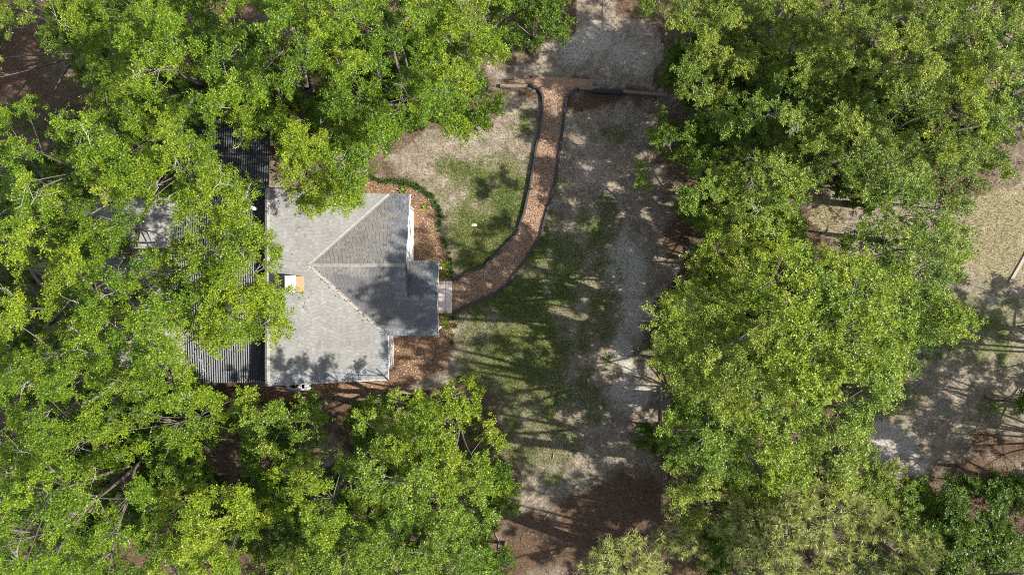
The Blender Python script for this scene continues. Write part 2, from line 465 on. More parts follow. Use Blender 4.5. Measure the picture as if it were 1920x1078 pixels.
def sheet(name, poly_px, z, mat, label, step=.16, ragged=.10):
    """a flat sheet with an uneven outline laid just over the ground"""
    P = [W(*p) for p in poly_px]
    pts = []
    n = len(P)
    for i in range(n):
        a = np.array(P[i]); c = np.array(P[(i + 1) % n]); m = max(1, int(np.linalg.norm(c - a) / step))
        for k in range(m): pts.append(a + (c - a) * k / m)
    pts = np.array(pts)
    if ragged: pts = pts + rng.normal(0, ragged * .5, pts.shape)
    mb = MB(); k = len(pts)
    mb.add([(x, y, z) for x, y in pts] + [(x, y, -.14) for x, y in pts],
           [tuple(range(k))] + [(i, k + i, k + (i + 1) % k, (i + 1) % k) for i in range(k)])
    o = mb.build(name, mat)
    if sum(pts[i][0] * pts[(i + 1) % k][1] - pts[(i + 1) % k][0] * pts[i][1] for i in range(k)) < 0:
        o.data.flip_normals()
    return tag(o, label, kind='structure')

PATH_L = [(990, 158), (1011, 168), (1018, 184), (1014, 225), (1008, 262), (995, 342), (982, 400), (968, 440), (908, 500), (884, 508), (849, 526)]
PATH_R = [(1082, 166), (1062, 184), (1056, 235), (1050, 280), (1040, 345), (1026, 395), (1012, 448), (982, 490), (948, 535), (922, 553), (849, 586)]
sheet('garden_path', [(945, 152)] + PATH_L + PATH_R[::-1] + [(1110, 168), (1112, 150), (1030, 144)], .012, M['path'], 'curved path of reddish wood chips from the parking pad to the porch', ragged=.0)
BED = [(688, 330), (722, 341), (768, 346), (797, 362), (818, 392), (822, 430), (834, 462), (846, 500), (849, 540), (849, 590), (848, 655), (836, 692), (800, 706), (748, 736),
       (640, 742), (560, 752), (470, 752), (470, 600), (600, 480), (640, 360)]
sheet('mulch_bed', BED, .008, M['bed'], 'bed of brown wood chips round the house foundation', ragged=.07)

# scattered ground cover -------------------------------------------------
def quads(pos, ang, tilt, ln, wd, tint, zc=0.0):
    """small flat pieces lying on the ground"""
    n = len(pos)
    dx = np.stack([np.cos(ang) * np.cos(tilt), np.sin(ang) * np.cos(tilt), np.sin(tilt)], 1)
    roll = rng.normal(0, .5, n)
    px = np.stack([-np.sin(ang) * np.cos(roll), np.cos(ang) * np.cos(roll), np.sin(roll)], 1)
    c = pos + np.array([0, 0, zc])
    l = ln[:, None] / 2; h = wd[:, None] / 2
    V = np.stack([c - dx * l - px * h * .6, c + dx * l * .7 - px * h, c + dx * l + px * h * .5, c - dx * l * .6 + px * h], 1).reshape(-1, 3)
    F = np.arange(n * 4).reshape(n, 4)
    return V, F, np.repeat(tint, 4)
def blades(pos, ang, lean, ln, wd, tint):
    n = len(pos)
    dirv = np.stack([np.cos(ang) * np.sin(lean), np.sin(ang) * np.sin(lean), np.cos(lean)], 1)
    sd_ = np.stack([-np.sin(ang), np.cos(ang), np.zeros(n)], 1) * wd[:, None] / 2
    V = np.stack([pos - sd_, pos + sd_, pos + dirv * ln[:, None]], 1).reshape(-1, 3)
    F = np.arange(n * 3).reshape(n, 3)
    return V, F, np.repeat(tint, 3)
def ground_z(x, y):
    return (fbm(x * .5, y * .5) - .5) * .10 + (fbm(x * 3, y * 3 + 7) - .5) * .02 - .045

def scatter_poly(poly_px, dens):
    P = np.array([W(*p) for p in poly_px])
    lo = P.min(0); hi = P.max(0); n = int(dens * np.prod(hi - lo))
    p = lo + rng.random((n, 2)) * (hi - lo)
    return p[in_poly(p[:, 0], p[:, 1], [tuple(q) for q in P])]

HOUSE_BOXES = [(-11.0, -6.1, -4.1, 4.2), (-6.2, -3.6, -2.1, 1.1), (-19.4, -11.0, -4.2, 4.2), (-6.2, -5.0, 1.0, 4.2)]
def outside_house(p):
    ok = np.ones(len(p), bool)
    for a, c, e, f in HOUSE_BOXES:
        ok &= ~((p[:, 0] > a) & (p[:, 0] < c) & (p[:, 1] > e) & (p[:, 1] < f))
    return ok

bed_p = scatter_poly(BED, 330); bed_p = bed_p[outside_house(bed_p)]
n = len(bed_p)
V, F, T = quads(np.c_[bed_p, np.full(n, .016)], rng.random(n) * 6.28, rng.normal(0, .3, n), rng.uniform(.05, .13, n), rng.uniform(.015, .04, n), rng.random(n))
tag(obj('bed_chips', np_mesh('bed_chips', V, F, {'tint': ('FLOAT', 'POINT', T)}), M['chip']), 'loose brown wood chips scattered over the house bed', kind='stuff')
pp = scatter_poly([(990, 158)] + PATH_L[1:] + PATH_R[::-1], 420)
n = len(pp)
V, F, T = quads(np.c_[pp, np.full(n, .02)], rng.random(n) * 6.28, rng.normal(0, .3, n), rng.uniform(.04, .11, n), rng.uniform(.015, .04, n), rng.random(n) ** 1.1)
tag(obj('path_chips', np_mesh('path_chips', V, F, {'tint': ('FLOAT', 'POINT', T)}), M['chip']), 'loose reddish wood chips covering the path', kind='stuff')

def field_scatter(n, ch, power=1.0, lim=(-28, 28, -16.5, 16.5), thr=.15):
    x = rng.uniform(lim[0], lim[1], n); y = rng.uniform(lim[2], lim[3], n)
    f = fields(x, y)[ch]
    k = (f > thr) & (rng.random(n) < f ** power)
    p = np.c_[x[k], y[k]]
    u = 960 + p[:, 0] * PPM; v = 539 - p[:, 1] * PPM
    pth = in_poly(u, v, PATH_L + PATH_R[::-1]) | in_poly(u, v, BED)
    p = p[outside_house(p) & ~pth]
    return np.c_[p, ground_z(p[:, 0], p[:, 1])]
p = field_scatter(260000, 0, .9, (-6, 12, -12, 10)); n = len(p)
V, F, T = blades(p, rng.random(n) * 6.28, rng.uniform(.5, 1.35, n), rng.uniform(.05, .13, n), rng.uniform(.014, .035, n), np.clip(rng.normal(.48, .27, n) + (fbm(p[:, 0] * .8, p[:, 1] * .8) - .5), 0, 1))
tag(obj('grass', np_mesh('grass', V, F, {'tint': ('FLOAT', 'POINT', T)}), M['grass']), 'short patchy green grass on the lawn beside the path', kind='stuff')
p = field_scatter(150000, 3, .9, (12, 28, -12, 8)); n = len(p)
V, F, T = blades(p, rng.random(n) * 6.28, rng.uniform(.4, 1.3, n), rng.uniform(.05, .13, n), rng.uniform(.01, .025, n), rng.random(n))
tag(obj('dry_grass', np_mesh('dry_grass', V, F, {'tint': ('FLOAT', 'POINT', T)}), M['drygrass']), 'dry yellow grass in the clearing beyond the right trees', kind='stuff')
p = field_scatter(90000, 1, 1.2, thr=.2); n = len(p)
V, F, T = quads(p + [0, 0, .015], rng.random(n) * 6.28, rng.normal(0, .3, n), rng.uniform(.04, .11, n), rng.uniform(.02, .045, n), rng.random(n) ** 1.8 * .92)
x = rng.uniform(-5, 12, 45000); y = rng.uniform(-13, 16, 45000)
k = rng.random(45000) < .25 + .75 * fbm(x * .6, y * .6) ** 2
q = np.c_[x, y][k]; q = q[outside_house(q)]; q = np.c_[q, ground_z(q[:, 0], q[:, 1]) + .012]; n = len(q)
V2, F2, T2 = quads(q, rng.random(n) * 6.28, rng.normal(0, .2, n), rng.uniform(.03, .09, n), rng.uniform(.012, .035, n), rng.random(n) ** 1.5 * .9)
tag(obj('leaf_litter', np_mesh('leaf_litter', np.r_[V, V2], np.r_[F, F2 + len(V)], {'tint': ('FLOAT', 'POINT', np.r_[T, T2])}), M['litter']),
    'fallen brown leaves and bark under the trees and over the bare soil', kind='stuff')

# ------------------------------------------------------------------ the house
P_ = .417
XR, ZR = -10.9, 5.42            # high edge of the main slope
XE = -5.89; YS, YN = -4.35, 4.40
YC, ZC, XC = 1.02, 4.71, -9.20  # ridge of the cross gable
XG = -4.86                      # its east end
YPR, XP = -.575, -3.50          # porch ridge, porch east edge
YSE, YPN = -2.25, 1.24
zm = lambda x: ZR - P_ * (x - XR)
zs = lambda y: ZC - P_ * (YC - y)
zn = lambda y: ZC - P_ * (y - YC)
ZPR = zs(YPR); zpn = lambda y: ZPR - P_ * (y - YPR)
house = thing('house', (-8.0, 0, 0), 'white cottage with grey shingle roof, front gable, porch roof and metal rear roof', 'house')
HL = Vector((8.0, 0, 0))
def hp(o): o.location = HL; return o

mb = MB()
mb.slab([(XR, YS, ZR), (XE, YS, zm(XE)), (XE, YN, zm(XE)), (XR, YN, ZR)], .12)
hp(mb.build('roof', M['deck'], house)); roof_main = house.children[-1]
xv = lambda y: XR + (ZR - (zs(y) if y < YC else zn(y))) / P_      # valley line
mb = MB()
mb.slab([(XC, YC, ZC), (xv(YSE), YSE, zs(YSE)), (XP, YSE, zs(YSE)), (XP, YPR, ZPR), (XG, YPR, ZPR), (XG, YC, ZC)], .12)
mb.slab([(XC, YC, ZC), (XG, YC, ZC), (XG, YN, zn(YN)), (xv(YN), YN, zn(YN))], .12)
mb.slab([(XG - .1, YPR, ZPR), (XP, YPR, ZPR), (XP, YPN, zpn(YPN)), (XG - .1, YPN, zpn(YPN))], .12)
hp(mb.build('gable_roof', M['deck'], house))
gable_roof = [c for c in house.children if c.name.startswith('gable_roof')][0]

# shingle tabs ------------------------------------------------------------
def tab_slope(origin, along, down, n_along, n_down, keep, colour, wt=.18, ex=.125, th=.014):
    """rows of tabs; origin = eave corner, along = unit vector on the eave, down = unit vector from eave up the slope"""
    o = np.array(origin); a = np.array(along); dn = np.array(down); nrm = np.cross(a, dn)
    if nrm[2] < 0: nrm = -nrm
    Vs = []; C = []
    for r in range(int(n_down / ex) + 1):
        s = -(rng.random() * wt)
        while s < n_along:
            wd = wt * rng.choice([.85, 1.0, 1.0, 1.1])
            s0 = max(s, 0); s1 = min(s + wd - .012, n_along)
            s += wd
            if s1 - s0 < .03: continue
            d0 = r * ex; d1 = min(d0 + ex, n_down)
            if d1 - d0 < .02: continue
            ctr = o + a * (s0 + s1) / 2 + dn * (d0 + d1) / 2
            if not keep(ctr[0], ctr[1]): continue
            t = th * rng.uniform(.7, 1.5)
            q = [o + a * s0 + dn * d0, o + a * s1 + dn * d0, o + a * s1 + dn * d1, o + a * s0 + dn * d1]
            top = [q[0] + nrm * t, q[1] + nrm * t, q[2] + nrm * .004, q[3] + nrm * .004]
            Vs.append(top + [q[0] - nrm * .004, q[1] - nrm * .004])
            C.append(colour(ctr[0], ctr[1]))
    Vs = np.array(Vs); m = len(Vs)
    F = np.array([[0, 1, 2, 3], [4, 5, 1, 0]])
    F = (np.arange(m)[:, None, None] * 6 + F[None]).reshape(-1, 4)
    return Vs.reshape(-1, 3), F, np.repeat(np.array(C), 2, 0)
def merge(lst):
    V = []; F = []; C = []; b = 0
    for v, f, c in lst:
        V.append(v); F.append(f + b); C.append(c); b += len(v)
    return np.concatenate(V), np.concatenate(F), np.concatenate(C)
def fix_up(V, F):
    a = V[F[:, 1]] - V[F[:, 0]]; b_ = V[F[:, 3]] - V[F[:, 0]]
    nz = np.cross(a, b_)[:, 2]
    F = F.copy(); bad = nz < -1e-6
    F[bad] = F[bad][:, ::-1]
    return F
def shade_main(x, y):
    b0 = .178 + .012 * rng.normal()
    e = (x - XE)
    if y < YS + .55 or (x > XE - .5 and y < YSE):   # mottled bluish tabs near the edges
        b0 = rng.uniform(.14, .23); return (b0 * .93, b0 * .98, b0 * 1.06, 1)
    return (b0 * .985, b0 * .99, b0 * .97, 1)
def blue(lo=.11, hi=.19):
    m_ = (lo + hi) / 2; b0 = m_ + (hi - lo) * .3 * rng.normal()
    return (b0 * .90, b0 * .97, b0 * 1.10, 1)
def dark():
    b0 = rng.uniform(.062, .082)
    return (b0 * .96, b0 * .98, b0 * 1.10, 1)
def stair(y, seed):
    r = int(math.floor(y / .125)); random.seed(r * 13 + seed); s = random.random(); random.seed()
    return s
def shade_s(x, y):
    # south slope of the gable: tree shadow painted into the tab colour, stepped paler courses at the edges
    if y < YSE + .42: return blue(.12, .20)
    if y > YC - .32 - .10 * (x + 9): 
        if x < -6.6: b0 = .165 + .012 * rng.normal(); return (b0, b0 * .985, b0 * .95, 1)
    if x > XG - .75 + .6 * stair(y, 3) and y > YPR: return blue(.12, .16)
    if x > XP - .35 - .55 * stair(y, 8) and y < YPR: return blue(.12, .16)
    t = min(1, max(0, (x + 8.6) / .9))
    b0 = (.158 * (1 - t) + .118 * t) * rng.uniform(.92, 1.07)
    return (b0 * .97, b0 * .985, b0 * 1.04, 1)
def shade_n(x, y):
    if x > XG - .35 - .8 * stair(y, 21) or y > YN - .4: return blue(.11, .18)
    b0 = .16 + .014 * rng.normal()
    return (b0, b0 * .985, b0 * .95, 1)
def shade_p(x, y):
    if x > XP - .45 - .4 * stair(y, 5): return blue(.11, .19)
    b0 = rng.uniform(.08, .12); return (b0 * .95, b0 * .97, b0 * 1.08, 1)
cs = 1 / math.sqrt(1 + P_ * P_); sn = P_ * cs
def cross_over(x, y):
    return (YSE < y) and (zs(y) if y < YC else zn(y)) > zm(x)
t1 = tab_slope((XE + .03, YS - .02, zm(XE + .03)), (0, 1, 0), (-cs, 0, sn), YN - YS + .04, (XE + .03 - XR) / cs, lambda x, y: not cross_over(x, y), shade_main)
o = obj('shingles', np_mesh('shingles', t1[0], fix_up(t1[0], t1[1]), {'tab': ('FLOAT_COLOR', 'FACE', t1[2])}), M['shingle'], roof_main)
tag(o, kind='stuff')
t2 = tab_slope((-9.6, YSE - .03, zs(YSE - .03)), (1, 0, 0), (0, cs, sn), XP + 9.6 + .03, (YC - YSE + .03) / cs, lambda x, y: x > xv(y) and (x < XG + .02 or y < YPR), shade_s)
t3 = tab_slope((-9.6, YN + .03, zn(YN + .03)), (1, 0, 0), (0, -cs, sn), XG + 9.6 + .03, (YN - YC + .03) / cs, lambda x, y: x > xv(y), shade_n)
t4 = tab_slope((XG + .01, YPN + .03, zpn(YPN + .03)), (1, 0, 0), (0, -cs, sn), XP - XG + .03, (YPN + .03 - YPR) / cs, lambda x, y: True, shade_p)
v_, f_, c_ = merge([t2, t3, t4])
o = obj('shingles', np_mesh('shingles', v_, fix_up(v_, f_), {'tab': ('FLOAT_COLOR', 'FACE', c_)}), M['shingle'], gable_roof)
tag(o, kind='stuff')

def strip(p, q, wdt, t, mat, name, parent):
    """a folded cap or flashing running from p to q"""
    p = Vector(p); q = Vector(q); d_ = (q - p).normalized(); s_ = d_.cross(Vector((0, 0, 1))).normalized() * wdt / 2
    mb = MB(); k = max(2, int((q - p).length / .24)); drop = wdt * .5 * P_
    for i in range(k):
        a_ = p + (q - p) * i / k; c_ = p + (q - p) * (i + .97) / k
        z1, z0 = t + .004, t
        mb.add([a_ - s_ + Vector((0, 0, z1 - drop)), a_ + Vector((0, 0, z1)), a_ + s_ + Vector((0, 0, z1 - drop)),
                c_ - s_ + Vector((0, 0, z0 - drop)), c_ + Vector((0, 0, z0)), c_ + s_ + Vector((0, 0, z0 - drop))],
               [(0, 1, 4, 3), (1, 2, 5, 4)])
    o = mb.build(name, mat, parent)
    o.data.flip_normals()
    return o
strip((XC + .05, YC, ZC), (XG, YC, ZC), .17, .03, M['flash'], 'ridge_cap', gable_roof)
strip((XG + .05, YPR, ZPR), (XP, YPR, ZPR), .18, .022, M['cap_dark'], 'ridge_cap', gable_roof)
hp(strip((XR + .02, YS, ZR), (XR + .02, YN, ZR), .22, .03, M['flash'], 'ridge_cap', house))
def valley(p, q, name):
    p = Vector(p); q = Vector(q); d_ = (q - p).normalized(); s_ = d_.cross(Vector((0, 0, 1))).normalized() * .075
    mb = MB(); k = 24
    for i in range(k):
        a_ = p + (q - p) * i / k; c_ = p + (q - p) * (i + 1) / k
        j = lambda: Vector((rng.normal() * .012, rng.normal() * .012, 0))
        up = Vector((0, 0, .045)); lo = Vector((0, 0, .022))
        mb.add([a_ - s_ + up, a_ + lo, a_ + s_ + up, c_ - s_ + up, c_ + lo, c_ + s_ + up], [(3, 4, 1, 0), (4, 5, 2, 1)])
    return hp(mb.build(name, M['flash'], house))
valley((XC, YC, ZC), (xv(YN), YN, zn(YN)), 'valley_flashing')
valley((XC, YC, ZC), (xv(YSE), YSE, zs(YSE)), 'valley_flashing')
# fascia boards and walls
mb = MB()
mb.box(((XE + .012), (YS + YSE) / 2, zm(XE) - .10), (.03, YSE - YS, .17))
hp(mb.build('fascia', M['trim'], house))
mb = MB()
mb.slab([(XG, YPN + .02, zn(YPN) - .03), (XG + .03, YPN + .02, zn(YPN) - .03), (XG + .03, YN, zn(YN) - .03), (XG, YN, zn(YN) - .03)], .17)
hp(mb.build('fascia', M['trim'], house))
mb = MB()
mb.box((XP + .012, (YSE + YPR) / 2, 3.55), (.03, .01, .01))
mb = MB()
mb.slab([(XP, YSE, zs(YSE) - .03), (XP + .03, YSE, zs(YSE) - .03), (XP + .03, YPR, ZPR - .03), (XP, YPR, ZPR - .03)], .17)
mb.slab([(XP, YPR, ZPR - .03), (XP + .03, YPR, ZPR - .03), (XP + .03, YPN, zpn(YPN) - .03), (XP, YPN, zpn(YPN) - .03)], .17)
hp(mb.build('fascia', M['trim'], house))
mb = MB()
mb.slab([(XR, YS - .03, ZR - .03), (XE, YS - .03, zm(XE) - .03), (XE, YS, zm(XE) - .03), (XR, YS, ZR - .03)], .17)
hp(mb.build('fascia', M['trim'], house))
def wall(poly, z_of, name='wall'):
    """vertical wall along a run with a sloping top"""
    mb = MB(); n = len(poly)
    for i in range(n - 1):
        (x0, y0), (x1, y1) = poly[i], poly[i + 1]
        nx_, ny_ = (y1 - y0), -(x1 - x0); ln = math.hypot(nx_, ny_); nx_, ny_ = nx_ / ln * .06, ny_ / ln * .06
        z0, z1 = z_of(x0, y0), z_of(x1, y1)
        mb.add([(x0, y0, 0), (x1, y1, 0), (x1, y1, z1), (x0, y0, z0), (x0 - nx_, y0 - ny_, 0), (x1 - nx_, y1 - ny_, 0), (x1 - nx_, y1 - ny_, z1), (x0 - nx_, y0 - ny_, z0)],
               [(0, 1, 2, 3), (5, 4, 7, 6), (3, 2, 6, 7), (1, 5, 6, 2), (4, 0, 3, 7)])
        # clapboards
        k = int(min(z0, z1) / .19)
        for j in range(k):
            z = .15 + j * .19
            mb.box(((x0 + x1) / 2 - nx_ * .17, (y0 + y1) / 2 - ny_ * .17, z), (abs(x1 - x0) if abs(x1 - x0) > .1 else .03, abs(y1 - y0) if abs(y1 - y0) > .1 else .03, .05))
    return hp(mb.build(name, M['white_wall'], house))
zt = lambda z: z - .125
wall([(XE - .27, -4.0), (XE - .27, -2.0)], lambda x, y: zt(zm(x)))                    # front wall south of the gable
wall([(XG - .26, YPN - .1), (XG - .26, 3.95)], lambda x, y: zt(zn(y)))                    # gable wall
wall([(XR + .1, -4.1), (XE - .27, -4.1)], lambda x, y: zt(zm(x)))                         # south wall
wall([(XG - .26, 4.1), (XR + .1, 4.1)], lambda x, y: 3.2)                               # north wall
wall([(XE - .1, -2.02), (XP - .3, -2.02)], lambda x, y: 3.2)
wall([(XR, 4.1), (XR, -4.1)], lambda x, y: ZR - .13)
for yy in (-2.05, 1.0):
    mb = MB(); mb.box((XP - .22, yy, 1.6), (.12, .12, 3.2)); hp(mb.build('porch_post', M['trim'], house))
mb = MB(); mb.box((XP - .94, -.5, .08), (1.1, 3.0, .14)); hp(mb.build('porch_floor', M['concrete'], house))
# chimney
mb = MB(); mb.box((-9.63, .155, 5.4), (.42, .66, 1.46)); ch = hp(mb.build('chimney', M['brick'], house))
mb = MB()
for k in range(9):
    mb.box((-9.63, .155, 4.78 + k * .15), (.432, .672, .062))
mb.build('brick_courses', M['brick'], ch)
mb = MB(); mb.box((-9.64, .155, 6.16), (.46, .72, .07), bev=.02); mb.build('chimney_cap', M['cap'], ch)
# metal roof behind
def corr(x0, x1, yr, y_lo, z_r, z_lo, pitch=.105, amp=.022):
    k = int((x1 - x0) / pitch * 6); xs = np.linspace(x0, x1, k)
    zz = amp * np.sin((xs - x0) / pitch * 2 * math.pi)
    ys = np.linspace(yr, y_lo, 9); zl = np.linspace(z_r, z_lo, 9)
    V = np.stack([np.repeat(xs[:, None], 9, 1), np.repeat(ys[None], k, 0), zl[None] + zz[:, None]], -1)
    I_ = np.arange(k * 9).reshape(k, 9)
    F = np.stack([I_[:-1, :-1], I_[1:, :-1], I_[1:, 1:], I_[:-1, 1:]], -1).reshape(-1, 4)
    return V.reshape(-1, 3), F
V1, F1 = corr(-15.3, -11.05, 1.5, -4.35, 4.95, 4.55)
V2, F2 = corr(-15.3, -11.05, 1.5, 7.7, 4.95, 4.45)
V_ = np.r_[V1, V2]; F_ = fix_up(V_, np.r_[F1, F2 + len(V1)])
hp(obj('metal_roof', np_mesh('metal_roof', V_, F_, smooth=True), M['corrugated'], house)); metal = house.children[-1]
mb = MB(); mb.box((-13.2, 1.5, 2.0), (4.0, .1, 4.0)); 
mb = MB()
for yy, zz in ((-4.3, 4.5), (7.6, 4.4)):
    mb = MB(); mb.box((-13.2, yy, zz / 2 - .05), (4.1, .12, zz - .12)); hp(mb.build('rear_wall', M['white_wall'], house))
mb = MB(); mb.ring((-11.6, 3.55), .04, .075, 4.85, 5.35, 14); hp(mb.build('vent_pipe', M['trim'], house))
# pale roof of the west wing
def pale_tab(x, y):
    b0 = .22 * rng.uniform(.9, 1.1); return (b0, b0 * .99, b0 * .99, 1)
mb = MB()
mb.slab([(-17.4, -3.6, 5.6), (-14.9, -3.6, 4.72), (-14.9, 4.0, 4.72), (-17.4, 4.0, 5.6)], .12)
mb.slab([(-19.9, -3.6, 4.7), (-17.4, -3.6, 5.6), (-17.4, 4.0, 5.6), (-19.9, 4.0, 4.7)], .12)
hp(mb.build('wing_roof', M['deck'], house))
wing = [c for c in house.children if c.name.startswith('wing_roof')][0]
pw = math.hypot(2.5, .88)
tw = tab_slope((-14.87, -3.62, 4.71), (0, 1, 0), (-2.5 / pw, 0, .88 / pw), 7.64, pw, lambda x, y: True, pale_tab)
tw2 = tab_slope((-19.93, -3.62, 4.69), (0, 1, 0), (2.5 / pw, 0, .9 / pw), 7.64, pw, lambda x, y: True, pale_tab)
v_, f_, c_ = merge([tw, tw2])
tag(obj('shingles', np_mesh('shingles', v_, fix_up(v_, f_), {'tab': ('FLOAT_COLOR', 'FACE', c_)}), M['shingle'], wing), kind='stuff')
mb = MB(); mb.box((-17.4, .2, 2.3), (4.4, 7.2, 4.55)); hp(mb.build('wing_wall', M['white_wall'], house))

# dead leaves lying on the roofs
lp = []
for t_ in rng.random(70) ** .8:
    x_ = XC + (xv(YSE) - XC) * t_ + rng.normal() * .12; y_ = YC + (YSE - YC) * t_ + rng.normal() * .08
    lp.append((x_, y_, max(zm(x_), zs(y_)) + .05))
for _ in range(90):
    x_ = XR + .35 + abs(rng.normal()) * 1.6; y_ = rng.uniform(YS, YN); lp.append((x_, y_, max(zm(x_), -9) + .035) if x_ < XC else (XR + .2, y_, ZR))
for _ in range(260):
    y_ = rng.uniform(-4.3, 7.5); x_ = rng.uniform(-15.2, -11.1); lp.append((x_, y_, (4.95 - (y_ - 1.5) * .0806 if y_ > 1.5 else 4.95 - (1.5 - y_) * .0684) + .04))
lp = np.array(lp); n = len(lp)
V, F, T = quads(lp, rng.random(n) * 6.28, rng.normal(0, .2, n), rng.uniform(.05, .11, n), rng.uniform(.03, .05, n), rng.random(n))
tag(obj('roof_leaves', np_mesh('roof_leaves', V, F, {'tint': ('FLOAT', 'POINT', T)}), M['litter']), 'dead brown leaves caught in the valley and on the metal roof', kind='stuff')
# porch step
st = thing('porch_step', (-3.47, -.5, 0), 'pale pinkish concrete step of two slabs at the path end below the porch', 'step')
for k, (a, c) in enumerate(((-.36, .0), (.01, .36))):
    mb = MB(); mb.box(((a + c) / 2, 0, .075), (c - a, 1.66, .15), bev=.015); mb.build('slab', M['concrete'], st)
# air conditioner
ac = thing('air_conditioner', (-10.98, -4.84, 0), 'grey outdoor air conditioner with round fan against the south wall', 'air conditioner')
mb = MB()
w_, d_, h_ = 1.04, .82, .80
mb.box((0, -d_ / 2 + .02, h_ / 2 + .05), (w_, .04, h_)); mb.box((0, d_ / 2 - .02, h_ / 2 + .05), (w_, .04, h_))
mb.box((-w_ / 2 + .02, 0, h_ / 2 + .05), (.04, d_ - .08, h_)); mb.box((w_ / 2 - .02, 0, h_ / 2 + .05), (.04, d_ - .08, h_))
mb.build('case', M['ac_metal'], ac)
mb = MB(); mb.box((0, 0, .25), (w_ - .08, d_ - .08, .4)); mb.build('inner_box', M['black'], ac)
mb = MB(); mb.ring((-.12, -.02), .27, .33, .80, .86, 28)
for sx, sy in ((-.42, .26), (.2, .26), (-.42, -.30), (.2, -.30)): mb.box((sx, sy, .835), (.16, .18, .03))
mb.box((-.12, -.36, .835), (.72, .06, .03)); mb.box((-.12, .36, .835), (.72, .06, .03))
mb.box((-.465, 0, .833), (.06, .62, .03))
mb.build('top_panel', M['ac_metal'], ac)
mb = MB()
for k in range(5):
    a = k * 2 * math.pi / 5; mb.box((-.12 + .15 * math.cos(a), -.02 + .15 * math.sin(a), .72), (.22, .09, .015), rz=a)
mb.ring((-.12, -.02), .0, .06, .70, .76, 12)
mb.build('fan', M['blade'], ac)
mb = MB(); mb.box((.24, 0, .845), (.06, .78, .04)); mb.box((.47, 0, .845), (.09, .78, .04)); mb.box((.34, -.34, .843), (.14, .10, .035)); mb.build('divider', M['ac_metal'], ac)

# ------------------------------------------------------------------ path edging, logs, small things
def beam(name, p, q, wd, ht, mat, label, cat, group=None, z0=-.03, jag=0.0):
    p = Vector((*p, 0)); q = Vector((*q, 0)); c = (p + q) / 2; dv = q - p
    o_ = thing(name, (c.x, c.y, 0), label, cat, group, math.atan2(dv.y, dv.x)) if False else None
    mb = MB(); ln = dv.length; k = max(2, int(ln / .35))
    prof = [(-wd / 2, z0), (-wd / 2, ht - .02), (-wd / 2 + .02, ht), (wd / 2 - .02, ht), (wd / 2, ht - .02), (wd / 2, z0)]
    vs = []; n = len(prof)
    for i in range(k + 1):
        x = -ln / 2 + ln * i / k; oy = rng.normal() * jag; oz = rng.normal() * jag * .5
        vs += [(x, y + oy, z + oz) for y, z in prof]
    fs = [(i * n + j, i * n + j + 1, (i + 1) * n + j + 1, (i + 1) * n + j) for i in range(k) for j in range(n - 1)]
    fs += [tuple(range(n)), tuple(range(k * n + n - 1, k * n - 1, -1))]
    mb.add(vs, [f[::-1] for f in fs])
    o = mb.build(name, mat, None, (c.x, c.y, 0)); o.rotation_euler = (0, 0, math.atan2(dv.y, dv.x))
    return tag(o, label, cat, group)
LT = ['dark edging timber angling from the left grey log into the path mouth', 'short dark edging timber on the bend beside the left grey log',
      'dark edging timber on the house side of the path, first straight piece below the bend', 'dark edging timber on the house side, second straight piece below the bend',
      'long dark edging timber on the house side, beside the bare sandy patch of lawn', 'dark edging timber on the house side, beside the middle of the small lawn',
      'dark edging timber on the house side, just above the sharp corner of the path', 'long slanting dark edging timber on the house side, below the sharp corner',
      'very short dark edging timber on the house side, between two slanting ones', 'dark edging timber on the house side, touching the top of the porch step']
RT = ['dark edging timber angling from the right black log into the path mouth', 'dark edging timber on the driveway side, first straight piece below the bend',
      'dark edging timber on the driveway side, second straight piece below the bend', 'dark edging timber on the driveway side, third straight piece below the bend',
      'dark edging timber on the driveway side, beside the sunny streak across the path', 'dark edging timber on the driveway side, where the path starts to curve',
      'dark edging timber on the driveway side, first slanting piece of the curve', 'dark edging timber on the driveway side, outermost slanting piece of the curve',
      'short dark edging timber on the driveway side, between the curve and the step', 'long dark edging timber on the driveway side, touching the foot of the porch step']
for pts, labs in ((PATH_L, LT), (PATH_R, RT)):
    for i in range(len(pts) - 1):
        beam('edging_timber', W(*pts[i]), W(*pts[i + 1]), .13, .12, M['timber'], labs[i], 'timber', 'dark timbers edging the path', jag=.008)
beam('landscape_log', W(938, 162), W(989, 163), .19, .15, M['greylog'], 'weathered grey log left of the path mouth', 'log', 'logs along the parking pad', jag=.01)
beam('landscape_log', W(1087, 166), W(1122, 168), .20, .16, M['greylog'], 'short weathered grey log right of the path mouth', 'log', 'logs along the parking pad', jag=.01)
beam('landscape_log', W(1112, 172), W(1166, 174), .22, .19, M['black'], 'black log next to the short grey log by the path mouth', 'log', 'logs along the parking pad', jag=.01)
beam('landscape_log', W(1168, 172), W(1250, 179), .16, .12, M['greylog'], 'long grey log running under the trees right of the black log', 'log', 'logs along the parking pad', jag=.012)
beam('border_board', W(1239, 724), W(1241, 752), .09, .10, M['paleplank'], 'pale board lying along the driveway edge, upper of two in line', 'board', 'pale boards along the driveway edge')
beam('border_board', W(1241, 766), W(1242, 800), .07, .10, M['paleplank'], 'pale board lying along the driveway edge, lower and thinner of two in line', 'board', 'pale boards along the driveway edge')
beam('marker_post', W(1233, 622), W(1233, 632), .10, .30, M['paleplank'], 'pale stub of a post in the shade beside the driveway trees', 'post')
beam('plank', W(1893, 530), W(1925, 474), .17, .04, M['paleplank'], 'pale weathered plank lying on the dry grass of the clearing', 'plank')
